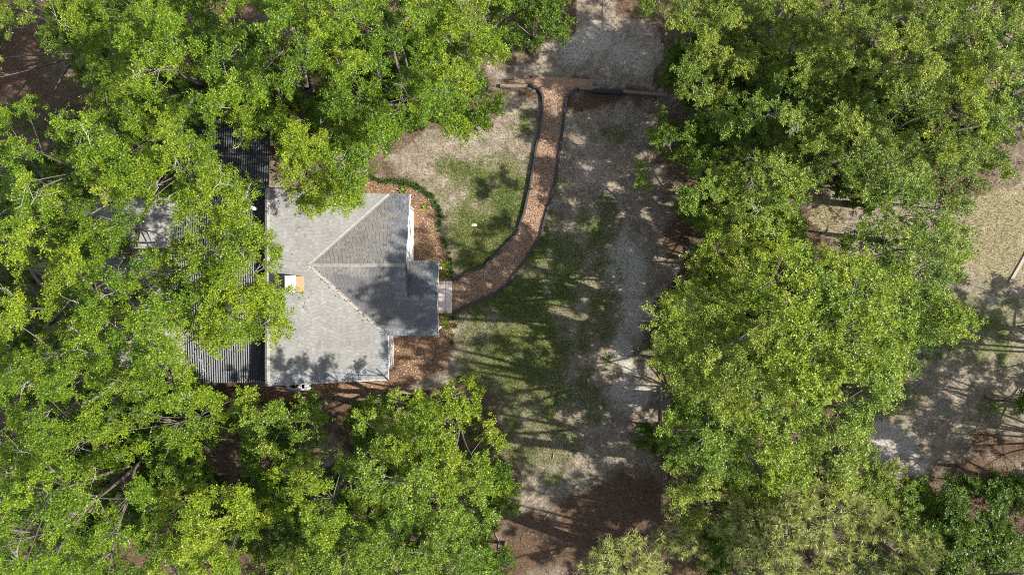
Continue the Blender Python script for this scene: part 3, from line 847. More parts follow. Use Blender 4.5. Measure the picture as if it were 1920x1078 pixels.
mb = MB(); mb.add([(-.14, -.05, .02), (.0, -.07, .05), (.15, -.04, .03), (.13, .05, .06), (-.02, .07, .04), (-.13, .04, .05), (0, 0, .09)],
                  [(0, 1, 6), (1, 2, 6), (2, 3, 6), (3, 4, 6), (4, 5, 6), (5, 0, 6)])
o = mb.build('paper_scrap', M['cap'], None, (*W(889, 422), -.03)); tag(o, 'small white scrap of paper lying on the lawn left of the path', 'litter')
# small trailer at the left edge
tr = thing('utility_trailer', (*W(-6, 822), 0), 'dark open trailer with pale metal rim under the trees at the far left', 'trailer')
mb = MB(); mb.box((0, 0, .5), (1.5, .72, .06)); mb.box((0, .34, .65), (1.5, .04, .3)); mb.box((0, -.34, .65), (1.5, .04, .3)); mb.box((.73, 0, .65), (.04, .64, .3)); mb.box((-.73, 0, .65), (.04, .64, .3))
mb.build('bed', M['timber'], tr)
mb = MB(); mb.box((0, .34, .82), (1.56, .06, .04)); mb.box((0, -.34, .82), (1.56, .06, .04)); mb.box((.75, 0, .822), (.06, .62, .04)); mb.box((-.75, 0, .822), (.06, .62, .04))
mb.build('rim', M['galv'], tr)
for s in (-1, 1):
    mb = MB(); mb.v = []; n_ = 14
    vs = []
    for i in range(n_):
        a = 2 * math.pi * i / n_
        vs += [(.26 * math.cos(a), s * .40 - .05, .26 + .26 * math.sin(a)), (.26 * math.cos(a), s * .40 + .05, .26 + .26 * math.sin(a))]
    mb.add(vs, [(2 * i, 2 * ((i + 1) % n_), 2 * ((i + 1) % n_) + 1, 2 * i + 1) for i in range(n_)] + [tuple(range(0, 2 * n_, 2)), tuple(range(2 * n_ - 1, 0, -2))])
    mb.build('wheel', M['black'], tr)

def stick(px, r, label, z=.03, mat='twig', name='fallen_branch', cat='branch', zs_=None):
    pts = [np.array((*W(u, v), z + (0 if zs_ is None else zs_[i]))) for i, (u, v) in enumerate(px)]
    # smooth
    P = []
    for i in range(len(pts) - 1):
        for k in range(4): P.append(pts[i] + (pts[i + 1] - pts[i]) * k / 4 + rng.normal(0, .012, 3) * [1, 1, .2])
    P.append(pts[-1])
    c = P[0].copy(); c[2] = 0
    a, b_, r0, r1 = polyline(np.array(P) - c, np.linspace(r, r * .45, len(P)))
    V, F = tubes(a, b_, r0, r1, 5)
    return tag(obj(name, np_mesh(name, V, F, smooth=True), M[mat], None, tuple(c)), label, cat)
stick([(1090, 1055), (1060, 1044), (1020, 1036), (990, 1026), (977, 1016), (982, 1003), (998, 988)], .016, 'long thin curved grey branch lying on the dark mulch', mat='bark')
stick([(935, 1030), (936, 1015), (930, 1003), (929, 995)], .024, 'short grey branch on the mulch beside the bottom oak')
stick([(1020, 973), (1032, 960)], .022, 'thin pale straight stick on the soil above the dark mulch')
stick([(1038, 850), (1037, 862)], .03, 'tiny white stick standing out in the shaded lawn')
stick([(1098, 528), (1112, 518), (1104, 505)], .02, 'small forked twig lying in the middle of the driveway')
stick([(1224, 500), (1230, 530)], .018, 'thin straight twig lying on the driveway near the right trees')

# plants --------------------------------------------------------------------
def tuft_mesh(name, n, ln, wd, lean=(.3, 1.3), r=.05):
    p = np.c_[rng.normal(0, r, (n, 2)), np.zeros(n)]
    ang = rng.random(n) * 6.28; le = rng.uniform(*lean, n); L_ = rng.uniform(.6, 1.0, n) * ln
    # two-piece arching blades
    d1 = np.stack([np.cos(ang) * np.sin(le * .6), np.sin(ang) * np.sin(le * .6), np.cos(le * .6)], 1)
    d2 = np.stack([np.cos(ang) * np.sin(le * 1.3), np.sin(ang) * np.sin(le * 1.3), np.cos(le * 1.3)], 1)
    s_ = np.stack([-np.sin(ang), np.cos(ang), np.zeros(n)], 1) * wd / 2
    m = p + d1 * L_[:, None] * .5; e = m + d2 * L_[:, None] * .5
    V = np.stack([p - s_ * .6, p + s_ * .6, m + s_, m - s_, e], 1).reshape(-1, 3)
    F = np.array([[0, 1, 2], [0, 2, 3], [3, 2, 4]])
    F = (np.arange(n)[:, None, None] * 5 + F[None]).reshape(-1, 3)
    return np_mesh(name, V, F, {'tint': ('FLOAT', 'POINT', np.repeat(rng.random(n), 5))})
tm = [tuft_mesh('border_tuft', 70, .30, .022) for _ in range(3)]
for m_ in tm: m_.materials.append(M['border_leaf'])
ROW = [(692, 330), (699, 335), (707, 338), (715, 340), (723, 340), (731, 340), (739, 341), (747, 341), (755, 342), (763, 343), (771, 345), (779, 348), (786, 352), (793, 357), (799, 362), (805, 367), (811, 373),
       (816, 380), (820, 388), (822, 396), (824, 404), (824, 417), (824, 423), (825, 434), (829, 449), (832, 455), (836, 463), (842, 474), (844, 487), (845, 494), (845, 502), (846, 510), (846, 517),
       (849, 596), (850, 612), (849, 628), (849, 642)]
for i, (u, v) in enumerate(ROW):
    o = bpy.data.objects.new('border_plant', tm[i % 3]); link(o)
    o.location = (*W(u + rng.normal(), v + rng.normal()), -.01); o.rotation_euler = (0, 0, rng.random() * 6.28); s = rng.uniform(.6, 1.15) * (1 if i < 20 else .9); o.scale = (s, s, s)
    south = i > 32
    ordn = ['', 'first', 'second', 'third', 'fourth', 'fifth', 'sixth', 'seventh', 'eighth', 'ninth', 'tenth', 'eleventh', 'twelfth', 'thirteenth', 'fourteenth', 'fifteenth', 'sixteenth', 'seventeenth', 'eighteenth', 'nineteenth', 'twentieth']
    lab = ('dark grassy clump in the short row below the porch step, %s down from the step' % ordn[i - 32]) if south else (
        ('dark grassy clump in the closed upper border row, %s from the overhanging oak' % ordn[i + 1]) if i < 20 else
        ('dark grassy clump in the gappy border row, %s above the porch step' % ordn[33 - i]))
    tag(o, lab, 'plant',
        'border plants below the step' if south else 'border plants round the mulch bed')
def small_plant(u, v, n, ln, wd, mat, name, label):
    m_ = tuft_mesh(name, n, ln, wd, (.5, 1.5), .06); m_.materials.append(M[mat])
    o = bpy.data.objects.new(name, m_); link(o); o.location = (*W(u, v), 0); tag(o, label, 'plant')
small_plant(797, 388, 26, .24, .08, 'lime_leaf', 'leafy_plant', 'small bright green leafy plant alone in the mulch bed')
small_plant(757, 357, 40, .34, .05, 'broad_leaf', 'leafy_plant', 'green leafy plant in the mulch above the roof corner')
small_plant(835, 497, 40, .50, .03, 'lime_leaf', 'strappy_plant', 'light strappy plant beside the porch, upper of two above the step')
small_plant(834, 516, 40, .45, .03, 'lime_leaf', 'strappy_plant', 'light strappy plant touching the top of the porch step')
small_plant(833, 592, 40, .50, .03, 'lime_leaf', 'strappy_plant', 'light strappy plant touching the bottom of the porch step')
small_plant(836, 609, 40, .48, .03, 'lime_leaf', 'strappy_plant', 'light strappy plant beside the porch, lower of two below the step')

# ------------------------------------------------------------------ trees
LEAFCOUNT = [0]; TREE_N = [0]
def leaf_sprays(cl, n_spray, n_leaf, ln, wd, flat=.6, up=.35, tw=9):
    """cl: (m,4) clump centres and radii -> leaves in rosettes at the ends of twigs; also returns twig segments"""
    m = len(cl)
    tdir = rng.normal(0, 1, (m, tw, 3)); tdir[..., 2] = np.abs(tdir[..., 2]) * .75 - .15
    tdir /= np.linalg.norm(tdir, axis=2, keepdims=True)
    tlen = rng.uniform(.55, 1.25, (m, tw))
    ns = n_spray
    ti = rng.integers(0, tw, (m, ns)); t = rng.random((m, ns)) ** .55
    mi = np.arange(m)[:, None]
    c = cl[:, None, :3] + tdir[mi, ti] * (tlen[mi, ti] * t)[..., None] * cl[:, None, 3:4] * np.array([1, 1, flat])
    c += rng.normal(0, .07, c.shape) * np.array([1, 1, .8]) * (cl[:, None, 3:4] / .6)
    c = c.reshape(-1, 3)
    ctint = np.repeat(np.clip(rng.normal(rng.uniform(-.10, .10), .13, m), -.3, .3), ns)
    k = len(c)
    nl = n_leaf
    ang = rng.random((k, 1)) * 6.28 + np.arange(nl)[None] * 6.28 / nl + rng.normal(0, .35, (k, nl))
    el = rng.normal(up * .6, .45, (k, nl))
    d = np.stack([np.cos(ang) * np.cos(el), np.sin(ang) * np.cos(el), np.sin(el)], -1)
    # sideways direction with roll so each leaf catches light differently
    s0 = np.stack([-np.sin(ang), np.cos(ang), np.zeros_like(ang)], -1)
    nrm = np.cross(d, s0)
    ro = rng.normal(0, .42, (k, nl, 1))
    s = s0 * np.cos(ro) + nrm * np.sin(ro)
    n2 = np.cross(d, s)
    l = (ln * rng.uniform(.65, 1.2, (k, nl, 1))); h = l * wd / ln
    b0 = c[:, None] + d * l * .12
    V = np.stack([b0 + d * l * .22 + s * h * .5, b0 + d * l * .30 - s * h * .5, b0 + d * l], 2).reshape(-1, 3)
    q = k * nl
    F = np.arange(q * 3).reshape(q, 3)
    tint = np.clip(.47 + np.repeat(ctint, nl) + rng.normal(0, .21, q), 0, 1)
    LEAFCOUNT[0] += q
    # twigs
    p0 = np.repeat(cl[:, None, :3], tw, 1).reshape(-1, 3)
    p1 = (cl[:, None, :3] + tdir * tlen[..., None] * cl[:, None, 3:4] * np.array([1, 1, flat])).reshape(-1, 3)
    return V, F, np.repeat(tint, 3), p0, p1

def pine_sprays(cl, n_tuft, n_needle, ln):
    m = len(cl)
    dirs = rng.normal(0, 1, (m, n_tuft, 3)); dirs[..., 2] = np.abs(dirs[..., 2]) * .8
    dirs /= np.linalg.norm(dirs, axis=2, keepdims=True)
    c = (cl[:, None, :3] + dirs * cl[:, None, 3:4] * rng.uniform(.45, 1.15, (m, n_tuft, 1)) * np.array([1, 1, .7])).reshape(-1, 3)
    k = len(c); ax = dirs.reshape(-1, 3) * .6 + np.array([0, 0, .55])
    d = rng.normal(0, .60, (k, n_needle, 3)) + ax[:, None] * .9
    d /= np.linalg.norm(d, axis=2, keepdims=True)
    s = np.cross(d, rng.normal(0, 1, (k, n_needle, 3))); s /= np.linalg.norm(s, axis=2, keepdims=True)
    l = ln * rng.uniform(.7, 1.15, (k, n_needle, 1)); wd = .03
    b0 = np.repeat(c[:, None], n_needle, 1)
    V = np.stack([b0 - s * wd * .5, b0 + s * wd * .5, b0 + d * l], 2).reshape(-1, 3)
    q = k * n_needle
    tint = np.clip(rng.normal(.5, .2, q), 0, 1)
    p0 = np.repeat(cl[:, None, :3], n_tuft, 1).reshape(-1, 3)
    return V, np.arange(q * 3).reshape(q, 3), np.repeat(tint, 3), p0, c

def bez(a, b_, lift, n):
    t = np.linspace(0, 1, n)[:, None]
    m = (a + b_) / 2 + np.array([0, 0, lift]) + rng.normal(0, .06 * np.linalg.norm(b_ - a), 3) * [1, 1, .4]
    return (1 - t) ** 2 * a + 2 * t * (1 - t) * m + t ** 2 * b_

def make_tree(u, v, R, ztop, kind, label, dens=1.0, base=None, depth=None, asp=1.0, rough=.18, trunk_r=None, name=None, extra=(), deadwood=0.0, fork_z=None):
    """crown laid out round the image position (u,v); R in photograph pixels at the crown's height"""
    TREE_N[0] += 1
    depth = depth if depth is not None else ztop * .42
    hc = ztop - depth * .45
    bx, by = base if base else W(u, v, hc)
    cr = .62 if kind != 'shrub' else .42
    cr *= min(1, .55 + ztop / 20)
    cpx = cr * PPM * H / (H - hc)
    n = int(dens * (2.35 if kind == 'oak' else 2.3) * (R / cpx) ** 2)
    n = max(n, 5)
    th = rng.random(n) * 6.28; rr = np.sqrt(rng.random(n))
    ph = rng.random(4) * 6.28
    lob = 1 + rough * (np.sin(3 * th + ph[0]) * .6 + np.sin(5 * th + ph[1]) * .5 + np.sin(8 * th + ph[2]) * .3)
    cu = u + np.cos(th) * rr * R * lob; cv = v + np.sin(th) * rr * R * lob * asp
    cz = ztop - depth * rr ** 2.2 * rng.uniform(.55, 1.0, n) - rng.random(n) ** 1.6 * depth * .45 - (fbm(cu / 46 + u, cv / 46, 2) - .5) * depth * 1.7
    if kind == 'pine': cz = ztop - depth * rr * .9 - rng.random(n) * .8
    if extra:
        E = np.array(extra, float); cu = np.r_[cu, E[:, 0]]; cv = np.r_[cv, E[:, 1]]; cz = np.r_[cz, E[:, 2]]
    cz = np.clip(cz, .5, ztop)
    ok = allowed(cu, cv, 3 if kind == 'pine' else 13)
    if extra: ok[-len(extra):] = True
    if not ok.any(): ok[:] = True
    cu, cv, cz = cu[ok], cv[ok], cz[ok]
    k = (H - cz) / H / PPM
    C = np.c_[(cu - 960) * k - bx, (539 - cv) * k - by, cz, cr * rng.uniform(.7, 1.2, len(cu))]
    m = len(C)
    names = {'oak': 'oak_tree', 'broad': 'leafy_tree', 'lime': 'leafy_tree', 'deep': 'dark_tree', 'pine': 'pine_tree', 'shrub': 'shrub', 'thin': 'sapling_tree'}
    t = thing(name or names[kind], (bx, by, 0), label, 'shrub' if kind == 'shrub' else 'tree',
              {'oak': 'tall oaks round the house', 'broad': 'leafy trees on the right', 'lime': 'bright leafy trees', 'deep': 'dark leafy trees', 'pine': 'young pines at the bottom edge', 'shrub': 'shrubs', 'thin': 'thin young trees on the right'}[kind])
    if kind == 'pine':
        V, F, T, p0, p1 = pine_sprays(C, 8, 60, .30); mat = M['pine_leaf']
    else:
        par = {'oak': (108, 6, .097, .047), 'broad': (100, 6, .098, .049), 'lime': (104, 6, .106, .054), 'deep': (70, 6, .13, .066), 'shrub': (70, 6, .10, .045), 'thin': (58, 6, .11, .05)}[kind]
        V, F, T, p0, p1 = leaf_sprays(C, *par)
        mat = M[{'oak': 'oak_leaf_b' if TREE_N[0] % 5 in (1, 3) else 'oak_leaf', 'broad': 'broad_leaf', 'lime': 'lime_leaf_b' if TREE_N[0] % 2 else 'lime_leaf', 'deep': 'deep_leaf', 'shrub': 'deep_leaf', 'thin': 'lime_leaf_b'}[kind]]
    obj('crown', np_mesh('crown', V, F, {'tint': ('FLOAT', 'POINT', T)}), mat, t)
    # wood
    tr_ = trunk_r or max(.05, ztop * .019)
    cen = C[:, :3].mean(0)
    fork = np.array([cen[0] * .25, cen[1] * .25, max(.4, min(C[:, 2].min() * .7, ztop * .35))])
    if fork_z: fork = np.array([cen[0] * .04, cen[1] * .04, fork_z])
    if kind == 'pine': fork = np.array([cen[0], cen[1], ztop - depth * .9])
    pts = [np.zeros(3) + [0, 0, -.15], fork * .5 + rng.normal(0, .08, 3) * [1, 1, 0], fork]
    a, b_, r0, r1 = polyline(pts, [tr_ * 1.35, tr_, tr_ * .85])
    A = [a]; B = [b_]; R0 = [r0]; R1 = [r1]
    if kind == 'pine':
        top = np.array([cen[0], cen[1], ztop - .2]); A.append(fork[None]); B.append(top[None]); R0.append([tr_ * .85]); R1.append([.03])
    tv, tf = tubes(np.concatenate(A), np.concatenate(B), np.concatenate(R0), np.concatenate(R1), 9)
    obj('trunk', np_mesh('trunk', tv, tf, smooth=True), M['darkbark' if kind in ('pine', 'shrub', 'deep') else 'bark'], t)
    A = []; B = []; R0 = []; R1 = []
    nl = max(3, min(9, m // 6))
    seeds = C[rng.choice(m, min(nl, m), replace=False), :3]
    for _ in range(4):
        idx = np.argmin(((C[:, None, :3] - seeds[None]) ** 2).sum(-1), 1)
        seeds = np.array([C[idx == j, :3].mean(0) if (idx == j).any() else seeds[j] for j in range(len(seeds))])
    for j, sdd in enumerate(seeds):
        mem = C[idx == j]
        if not len(mem): continue
        st_ = fork if kind != 'pine' else np.array([cen[0], cen[1], min(sdd[2], ztop - .5)])
        end = sdd - np.array([0, 0, .9])
        P = bez(st_, end, .12 * np.linalg.norm(end - st_) if kind == 'oak' else 0, 8)
        rl = np.linspace(tr_ * .5, tr_ * .13, 8)
        a, b_, r0, r1 = polyline(P, rl); A.append(a); B.append(b_); R0.append(r0); R1.append(r1)
        for c in mem:
            q = P[max(2, int(np.argmin(((P - c[:3]) ** 2).sum(1))) - 1)]
            Q = bez(q, c[:3] - [0, 0, .02], .0, 4)
            a, b_, r0, r1 = polyline(Q, np.linspace(tr_ * .13, .012, 4)); A.append(a); B.append(b_); R0.append(r0); R1.append(r1)
    bv, bf = tubes(np.concatenate(A), np.concatenate(B), np.concatenate(R0), np.concatenate(R1), 3)
    ts = slice(None, None, 2 if kind != 'pine' else 1)
    v2, f2 = tubes(p0[ts], p1[ts], np.full(len(p0[ts]), .009), np.full(len(p0[ts]), .004), 3)
    bf = np.r_[bf, f2 + len(bv)]; bv = np.r_[bv, v2]
    obj('branches', np_mesh('branches', bv, bf, smooth=True), M['limb'], t)
    A = []; B = []; R0 = []; R1 = []
    if deadwood > 0:
        # bare pale twigs that stand out of the leaves
        nd = int(m * deadwood * .5) + 1; ci = rng.integers(0, m, nd)
        for c in C[ci]:
            p = c[:3] + rng.normal(0, .3, 3) * [1, 1, 0] * c[3] + [0, 0, c[3] * .12]; dv = rng.normal(0, 1, 3); dv[2] = abs(dv[2]) * .3; dv /= np.linalg.norm(dv)
            for s_ in range(4):
                q = p + dv * rng.uniform(.10, .22)
                A.append(p[None]); B.append(q[None]); R0.append([.016 - .003 * s_]); R1.append([.013 - .003 * s_])
                for _ in range(2):
                    e = q + (dv + rng.normal(0, .7, 3) * [1, 1, .4]) * rng.uniform(.10, .26)
                    A.append(q[None]); B.append(e[None]); R0.append([.009]); R1.append([.004])
                p = q; dv = dv + rng.normal(0, .5, 3) * [1, 1, .4]; dv /= np.linalg.norm(dv)
        bv, bf = tubes(np.concatenate(A), np.concatenate(B), np.concatenate(R0), np.concatenate(R1), 4)
        tag(obj('bare_twigs', np_mesh('bare_twigs', bv, bf, smooth=True), M['twig'], t), kind='stuff')
    return t

T_ = make_tree
# tall oaks on the left, round and over the house
T_(110, 310, 180, 13.5, 'oak', 'tall bright oak by the far left edge, above the middle of the picture', deadwood=.30)
T_(300, 360, 160, 13.0, 'oak', 'bright oak overhanging the north end of the metal roof', base=(-16.6, 6.4), deadwood=.35,
   extra=[(400, 240, 9), (385, 330, 9), (405, 350, 9), (430, 375, 8.5), (415, 395, 9), (440, 340, 8), (462, 350, 8), (395, 300, 9), (450, 375, 8), (440, 420, 9), (470, 440, 9)])
T_(260, 560, 165, 13.5, 'oak', 'spreading oak with bare grey twigs covering the pale west wing roof', base=(-21.0, .9), fork_z=6.4, deadwood=.5)
T_(455, 545, 118, 12.0, 'oak', 'oak whose crown reaches over the shingle roof towards the chimney', base=(-20.4, -1.8), trunk_r=.17, fork_z=6.6, deadwood=.45, dens=1.15,
   extra=[(395 + 23 * i + rng.normal() * 6, 392 + 25 * j + rng.normal() * 7, 11 + rng.normal() * .7) for j in range(11) for i in range(8) if 395 + 23 * i < (470, 480, 495, 515, 512, 500, 505, 545, 555, 520, 440)[j] and rng.random() < .62])
T_(80, 560, 170, 13.5, 'oak', 'tall bright oak at the left edge beside the west wing', deadwood=.25)
T_(90, 745, 150, 13.5, 'oak', 'tall oak at the left edge just above the trailer', deadwood=.30)
T_(300, 725, 165, 12.5, 'oak', 'bright oak at the south-west corner of the metal roof', base=(-15.6, -7.2), deadwood=.35)
T_(90, 950, 185, 13.5, 'oak', 'large bright oak in the bottom left corner with bare twigs', deadwood=.40)
T_(60, 60, 150, 7.5, 'broad', 'low dull green tree in the top left corner', dens=.8)
T_(215, 70, 140, 9.5, 'oak', 'mid-height oak at the top edge near the left corner', dens=.9, deadwood=.1)
T_(345, 130, 160, 12.0, 'oak', 'bright oak at the top edge above the metal roof', base=(-14.5, 9.6), deadwood=.30)
T_(210, 205, 80, 8.5, 'broad', 'smaller shaded oak beside the bare patch at the upper left', dens=.9)
T_(500, 90, 120, 12.0, 'oak', 'oak at the top edge left of the mossy dark hollow', deadwood=.25)
T_(600, 300, 110, 11.0, 'oak', 'oak drooping over the north edge of the shingle roof', base=(-7.4, 7.0), deadwood=.3,
   extra=[(560, 358, 9), (580, 374, 8.8), (602, 384, 8.8), (626, 380, 9), (650, 376, 9), (672, 364, 9), (556, 335, 9.5), (600, 350, 9.6), (640, 345, 9.6), (575, 345, 9.4), (615, 366, 9.2), (660, 350, 9.4)])
T_(480, 230, 90, 9.0, 'oak', 'shaded oak above the bare soil north of the metal roof', base=(-10.6, 9.6), dens=.7, deadwood=.5)
T_(730, 120, 150, 12.5, 'oak', 'broad bright oak at the top between the house and the parking pad', deadwood=.25)
T_(850, 170, 95, 11.0, 'oak', 'oak nearest the path mouth on its house side', base=(-3.8, 9.4), deadwood=.15)
T_(690, 250, 100, 10.5, 'oak', 'oak leaning over the yard just north of the mulch bed', base=(-6.6, 8.6), deadwood=.2)
T_(860, 30, 110, 11.0, 'oak', 'oak at the top edge left of the parking pad', deadwood=.2)
T_(620, 10, 110, 12.0, 'oak', 'oak cut by the top edge above the mossy hollow', deadwood=.2)
T_(1000, 30, 85, 6.0, 'deep', 'low dark green tree overhanging the left side of the parking pad')
T_(890, 200, 60, 5.5, 'deep', 'dark low tree with a drooping tip beside the left grey log', extra=[(905, 235, 4), (940, 195, 4), (895, 215, 4)])
# bright trees along the bottom
T_(530, 800, 105, 9.0, 'lime', 'bright tree just south of the air conditioner', dens=.9)
T_(590, 940, 95, 11.0, 'lime', 'tall bright tree between the bottom edge and the south yard', dens=.9)
T_(710, 830, 95, 10.0, 'lime', 'bright tree nearest the lower corner of the mulch bed', dens=.9)
T_(850, 830, 120, 11.0, 'lime', 'large bright tree jutting farthest into the lower lawn', dens=1.15)
T_(800, 980, 150, 12.0, 'lime', 'largest bright tree at the bottom centre beside the dark mulch', dens=1.25)
T_(375, 1000, 115, 10.5, 'lime', 'bright tree at the bottom edge with a dark gap on its right')
T_(640, 1050, 100, 10.0, 'lime', 'bright tree cut by the bottom edge below the tall one')
T_(450, 850, 90, 6.0, 'deep', 'dark shaded tree below the metal roof')
T_(420, 930, 120, 5.5, 'deep', 'dark understorey tree between the bright trees at the bottom left')
T_(520, 1010, 110, 5.5, 'deep', 'dark understorey tree at the bottom edge, left of centre')
T_(330, 850, 90, 6.0, 'deep', 'dark understorey tree beside the bare grey soil patch')
T_(945, 1070, 60, 4.5, 'deep', 'small dark tree at the bottom edge beside the curved branch')
T_(700, 900, 110, 6.0, 'deep', 'dark understorey tree under the bright bottom trees')
T_(680, 770, 45, 5.0, 'deep', 'small dark tree touching the mulch south of the house')
T_(790, 760, 40, 5.0, 'deep', 'small dark tree peeping out below the mulch bed')
T_(915, 900, 70, 6.5, 'deep', 'dark lower tree at the edge of the shaded lawn')
# airy trees, upper right
T_(1290, 70, 120, 7.0, 'broad', 'dull green tree right of the parking pad at the top edge', dens=1.0)
T_(1420, 60, 120, 7.5, 'broad', 'airy tree at the top edge, second right of the parking pad', dens=.8, deadwood=.1)
T_(1570, 60, 130, 8.0, 'broad', 'airy tree at the top edge above the right clearing', dens=.9)
T_(1720, 70, 130, 9.5, 'broad', 'tree at the top edge near the right corner', dens=.95)
T_(1870, 60, 130, 10.0, 'lime', 'bright yellowish tree in the top right corner', dens=.95)
T_(1300, 230, 95, 5.5, 'thin', 'thin young tree with pale bare branches over the driveway edge', dens=.9, deadwood=.5,
   extra=[(1205, 315, 3.5), (1207, 335, 3.5), (1203, 350, 3.4), (1235, 215, 4), (1225, 250, 4)])
T_(1440, 210, 120, 7.5, 'thin', 'thin tree with a dark gap and grey limb in the upper right', dens=1.1, deadwood=.35)
T_(1580, 220, 120, 8.0, 'broad', 'leafy tree in the middle of the upper right grove', dens=.9)
T_(1720, 230, 120, 9.0, 'broad', 'leafy tree in the upper right grove, left of the edge tree', dens=.95)
T_(1860, 210, 120, 10.0, 'lime', 'bright tree at the right edge of the upper grove', dens=.95)
T_(1330, 370, 75, 7.0, 'lime', 'bright yellow-green tree on the driveway edge opposite the lawn', dens=1.0)
T_(1440, 350, 90, 7.0, 'thin', 'thin tree behind the bright yellow-green driveway tree', dens=1.2, deadwood=.2)
T_(1590, 330, 100, 7.5, 'thin', 'thin tree just above the small bare clearing', dens=1.3, deadwood=.15)
T_(1730, 350, 100, 8.0, 'thin', 'thin tree between the two clearings on the right', dens=1.3, deadwood=.15)
T_(1790, 440, 60, 7.0, 'thin', 'thin tree fringing the left side of the dry grass clearing', dens=1.2)
# the big trees, middle right
T_(1540, 610, 165, 15.0, 'lime', 'largest bright tree in the middle of the right side', dens=1.3)
T_(1350, 550, 95, 8.5, 'broad', 'leafy tree over the driveway, below the bright yellow one', dens=1.2)
T_(1312, 645, 95, 13.0, 'broad', 'leafy tree leaning farthest over the driveway at middle right', depth=3.2, dens=1.5, base=(9.2, -2.9),
   extra=[(1242, 598, 13.4), (1256, 640, 13.2), (1252, 572, 13.4), (1268, 615, 13.8), (1278, 662, 13.4), (1288, 590, 13.8), (1243, 668, 12.8), (1264, 690, 12.8), (1292, 640, 13.8), (1246, 625, 13.6), (1275, 560, 13.2), (1262, 655, 13.8), (1300, 615, 14)])
T_(1420, 690, 120, 14.5, 'broad', 'dark-sided leafy tree between the driveway and the largest bright tree', dens=1.2, depth=4)
T_(1420, 490, 90, 7.5, 'lime', 'bright tree below the thin tree on the driveway side')
T_(1680, 520, 100, 11.0, 'lime', 'bright tree left of the shaded clearing')
T_(1765, 600, 75, 9.0, 'lime', 'yellowish tree reaching into the right clearing')
T_(1580, 740, 115, 14.5, 'lime', 'bright tree above the white sandy patch')
T_(1690, 680, 70, 9.0, 'lime', 'smaller bright tree beside the shaded sand of the clearing')
T_(1310, 810, 85, 13.0, 'lime', 'tree with yellow tips beside the pale boards', base=(9.4, -5.9))
T_(1440, 850, 110, 13.5, 'lime', 'bright tree left of the white sandy patch, above the pines')
T_(1540, 870, 85, 11.5, 'broad', 'leafy tree touching the pines from above')
T_(1230, 810, 48, 2.6, 'shrub', 'low green shrub spreading onto the driveway below the pale boards')
T_(1330, 930, 80, 11.5, 'broad', 'leafy tree at the right edge of the dark mulch', base=(8.9, -8.2))
T_(1215, 640, 26, 1.6, 'shrub', 'tiny low shrub in the driveway shade beside the post stub')
T_(1640, 920, 95, 6.0, 'broad', 'olive tree below the white sandy patch')
T_(1720, 960, 90, 5.0, 'deep', 'dark green tree right of the pines')
T_(1840, 990, 110, 5.0, 'deep', 'lush dark tree in the bottom right corner')
T_(1890, 910, 60, 4.5, 'deep', 'lush tree at the right edge below the brown soil')
T_(1935, 765, 45, 4.0, 'deep', 'small dark tree cut by the right edge of the clearing')
T_(1800, 1060, 90, 4.5, 'deep', 'bright-topped shrubby tree at the bottom edge near the right corner')
T_(1390, 770, 110, 6.0, 'deep', 'dark understorey tree in the hollow of the right grove')
T_(1350, 870, 80, 5.0, 'deep', 'dark understorey tree below the yellow-tipped one')
T_(1480, 560, 150, 6.0, 'deep', 'dark understorey tree beneath the largest bright tree')
T_(1400, 1000, 90, 4.0, 'deep', 'dark low tree between the pines')
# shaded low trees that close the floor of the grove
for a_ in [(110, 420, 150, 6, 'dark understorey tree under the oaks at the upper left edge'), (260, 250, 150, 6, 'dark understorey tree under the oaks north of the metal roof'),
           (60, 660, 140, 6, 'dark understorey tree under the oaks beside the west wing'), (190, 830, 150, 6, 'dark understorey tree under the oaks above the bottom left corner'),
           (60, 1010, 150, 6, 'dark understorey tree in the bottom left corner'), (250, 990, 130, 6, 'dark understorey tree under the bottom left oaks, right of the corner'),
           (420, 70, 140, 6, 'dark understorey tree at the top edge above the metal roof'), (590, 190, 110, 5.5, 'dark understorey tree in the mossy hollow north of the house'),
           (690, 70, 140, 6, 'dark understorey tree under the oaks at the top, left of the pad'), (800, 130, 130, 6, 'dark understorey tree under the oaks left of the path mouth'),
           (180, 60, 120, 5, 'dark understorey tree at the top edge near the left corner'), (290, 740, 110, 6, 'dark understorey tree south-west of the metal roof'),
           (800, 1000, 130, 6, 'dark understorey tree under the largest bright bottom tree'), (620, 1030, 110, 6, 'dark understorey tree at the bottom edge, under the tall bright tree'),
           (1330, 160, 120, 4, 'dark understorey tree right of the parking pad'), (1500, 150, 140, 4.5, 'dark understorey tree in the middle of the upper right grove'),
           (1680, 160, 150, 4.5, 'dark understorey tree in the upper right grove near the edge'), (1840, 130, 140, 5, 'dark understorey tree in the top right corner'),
           (1640, 290, 120, 4, 'dark understorey tree above the small bare clearing'), (1330, 700, 90, 6, 'dark understorey tree added above the pale boards to shade the lawn'), (1315, 625, 75, 7.5, 'dark hidden tree added beneath the crown over the driveway to shade the lawn'),  # both driveway trees added to block low sun from the lawn
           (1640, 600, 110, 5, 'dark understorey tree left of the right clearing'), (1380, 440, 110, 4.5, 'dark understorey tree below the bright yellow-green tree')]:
    T_(a_[0], a_[1], a_[2], a_[3], 'deep', a_[4], dens=.85)
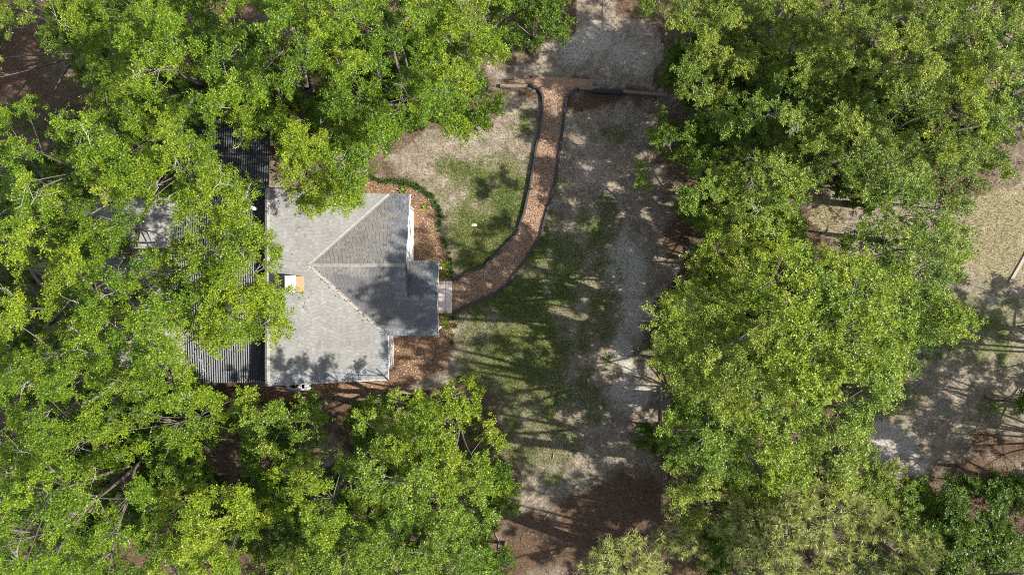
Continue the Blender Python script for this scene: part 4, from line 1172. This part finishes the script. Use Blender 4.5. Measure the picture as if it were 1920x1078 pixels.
# low green undergrowth under the trees
ng = 30000
ug = np.c_[rng.uniform(-27.5, 27.5, ng), rng.uniform(-15.8, 15.8, ng)]
uu = 960 + ug[:, 0] * PPM; uv = 539 - ug[:, 1] * PPM
k = outside_house(ug) & allowed(uu, uv, 20) & (rng.random(ng) < np.clip((fbm(ug[:, 0] * .55, ug[:, 1] * .55 + 20) - .36) * 4.5, 0, 1)) & ~in_poly(uu, uv, BED)
for gu, gv, gr in ((420, 870, 60), (610, 800, 60), (90, 135, 90), (240, 900, 30), (150, 740, 30)):
    k &= ((uu - gu) ** 2 + (uv - gv) ** 2 > gr ** 2)
ug = ug[k]
uc = np.c_[ug, ground_z(ug[:, 0], ug[:, 1]) + rng.uniform(.1, .55, len(ug)), rng.uniform(.16, .30, len(ug))]
V, F, T, _a, _b = leaf_sprays(uc, 3, 5, .15, .075, tw=4)
tag(obj('undergrowth', np_mesh('undergrowth', V, F, {'tint': ('FLOAT', 'POINT', T)}), M['deep_leaf']), 'low green undergrowth on the ground beneath the trees', kind='stuff')
# pines
T_(1495, 1005, 125, 12.0, 'pine', 'largest pale pine at the bottom right of the mulch', depth=2.8, dens=1.9)
T_(1165, 1045, 66, 10.5, 'pine', 'pale pine standing alone on the dark mulch at the bottom edge', depth=2.0, dens=2.2, base=(4.9, -13.7))
T_(1280, 1000, 58, 5.0, 'pine', 'thin greyer pine at the right edge of the dark mulch', depth=3, dens=1.5)
T_(1690, 1055, 55, 8.5, 'pine', 'small pale pine right of the largest one at the bottom edge', depth=2.2, dens=2.0)
T_(1610, 960, 50, 7.5, 'pine', 'pine at the upper right of the largest pine', depth=2.0, dens=1.7)
# trees just outside the picture whose shade falls into it
T_(2140, 640, 110, 6.5, 'deep', 'tree beyond the right edge shading the middle of the clearing')
T_(2230, 690, 130, 9.0, 'deep', 'taller tree beyond the right edge shading the middle of the clearing', depth=6.5, dens=1.3)
T_(2140, 800, 120, 6.5, 'deep', 'tree beyond the lower right edge shading the sandy patch')
T_(2240, 880, 140, 9.0, 'deep', 'taller tree beyond the lower right edge shading the sandy patch', depth=6.5, dens=1.3)
T_(2120, 980, 120, 6.5, 'deep', 'tree beyond the bottom right corner shading the brown soil')
T_(1480, 1190, 120, 11.5, 'lime', 'tree below the bottom edge shading the dark mulch', dens=1.0)
T_(1680, 1200, 130, 11.5, 'lime', 'tree below the bottom edge shading the pines', dens=1.0)
T_(1880, 1190, 130, 11.0, 'lime', 'tree below the bottom edge by the right corner', dens=1.0)
print('leaves', LEAFCOUNT[0])
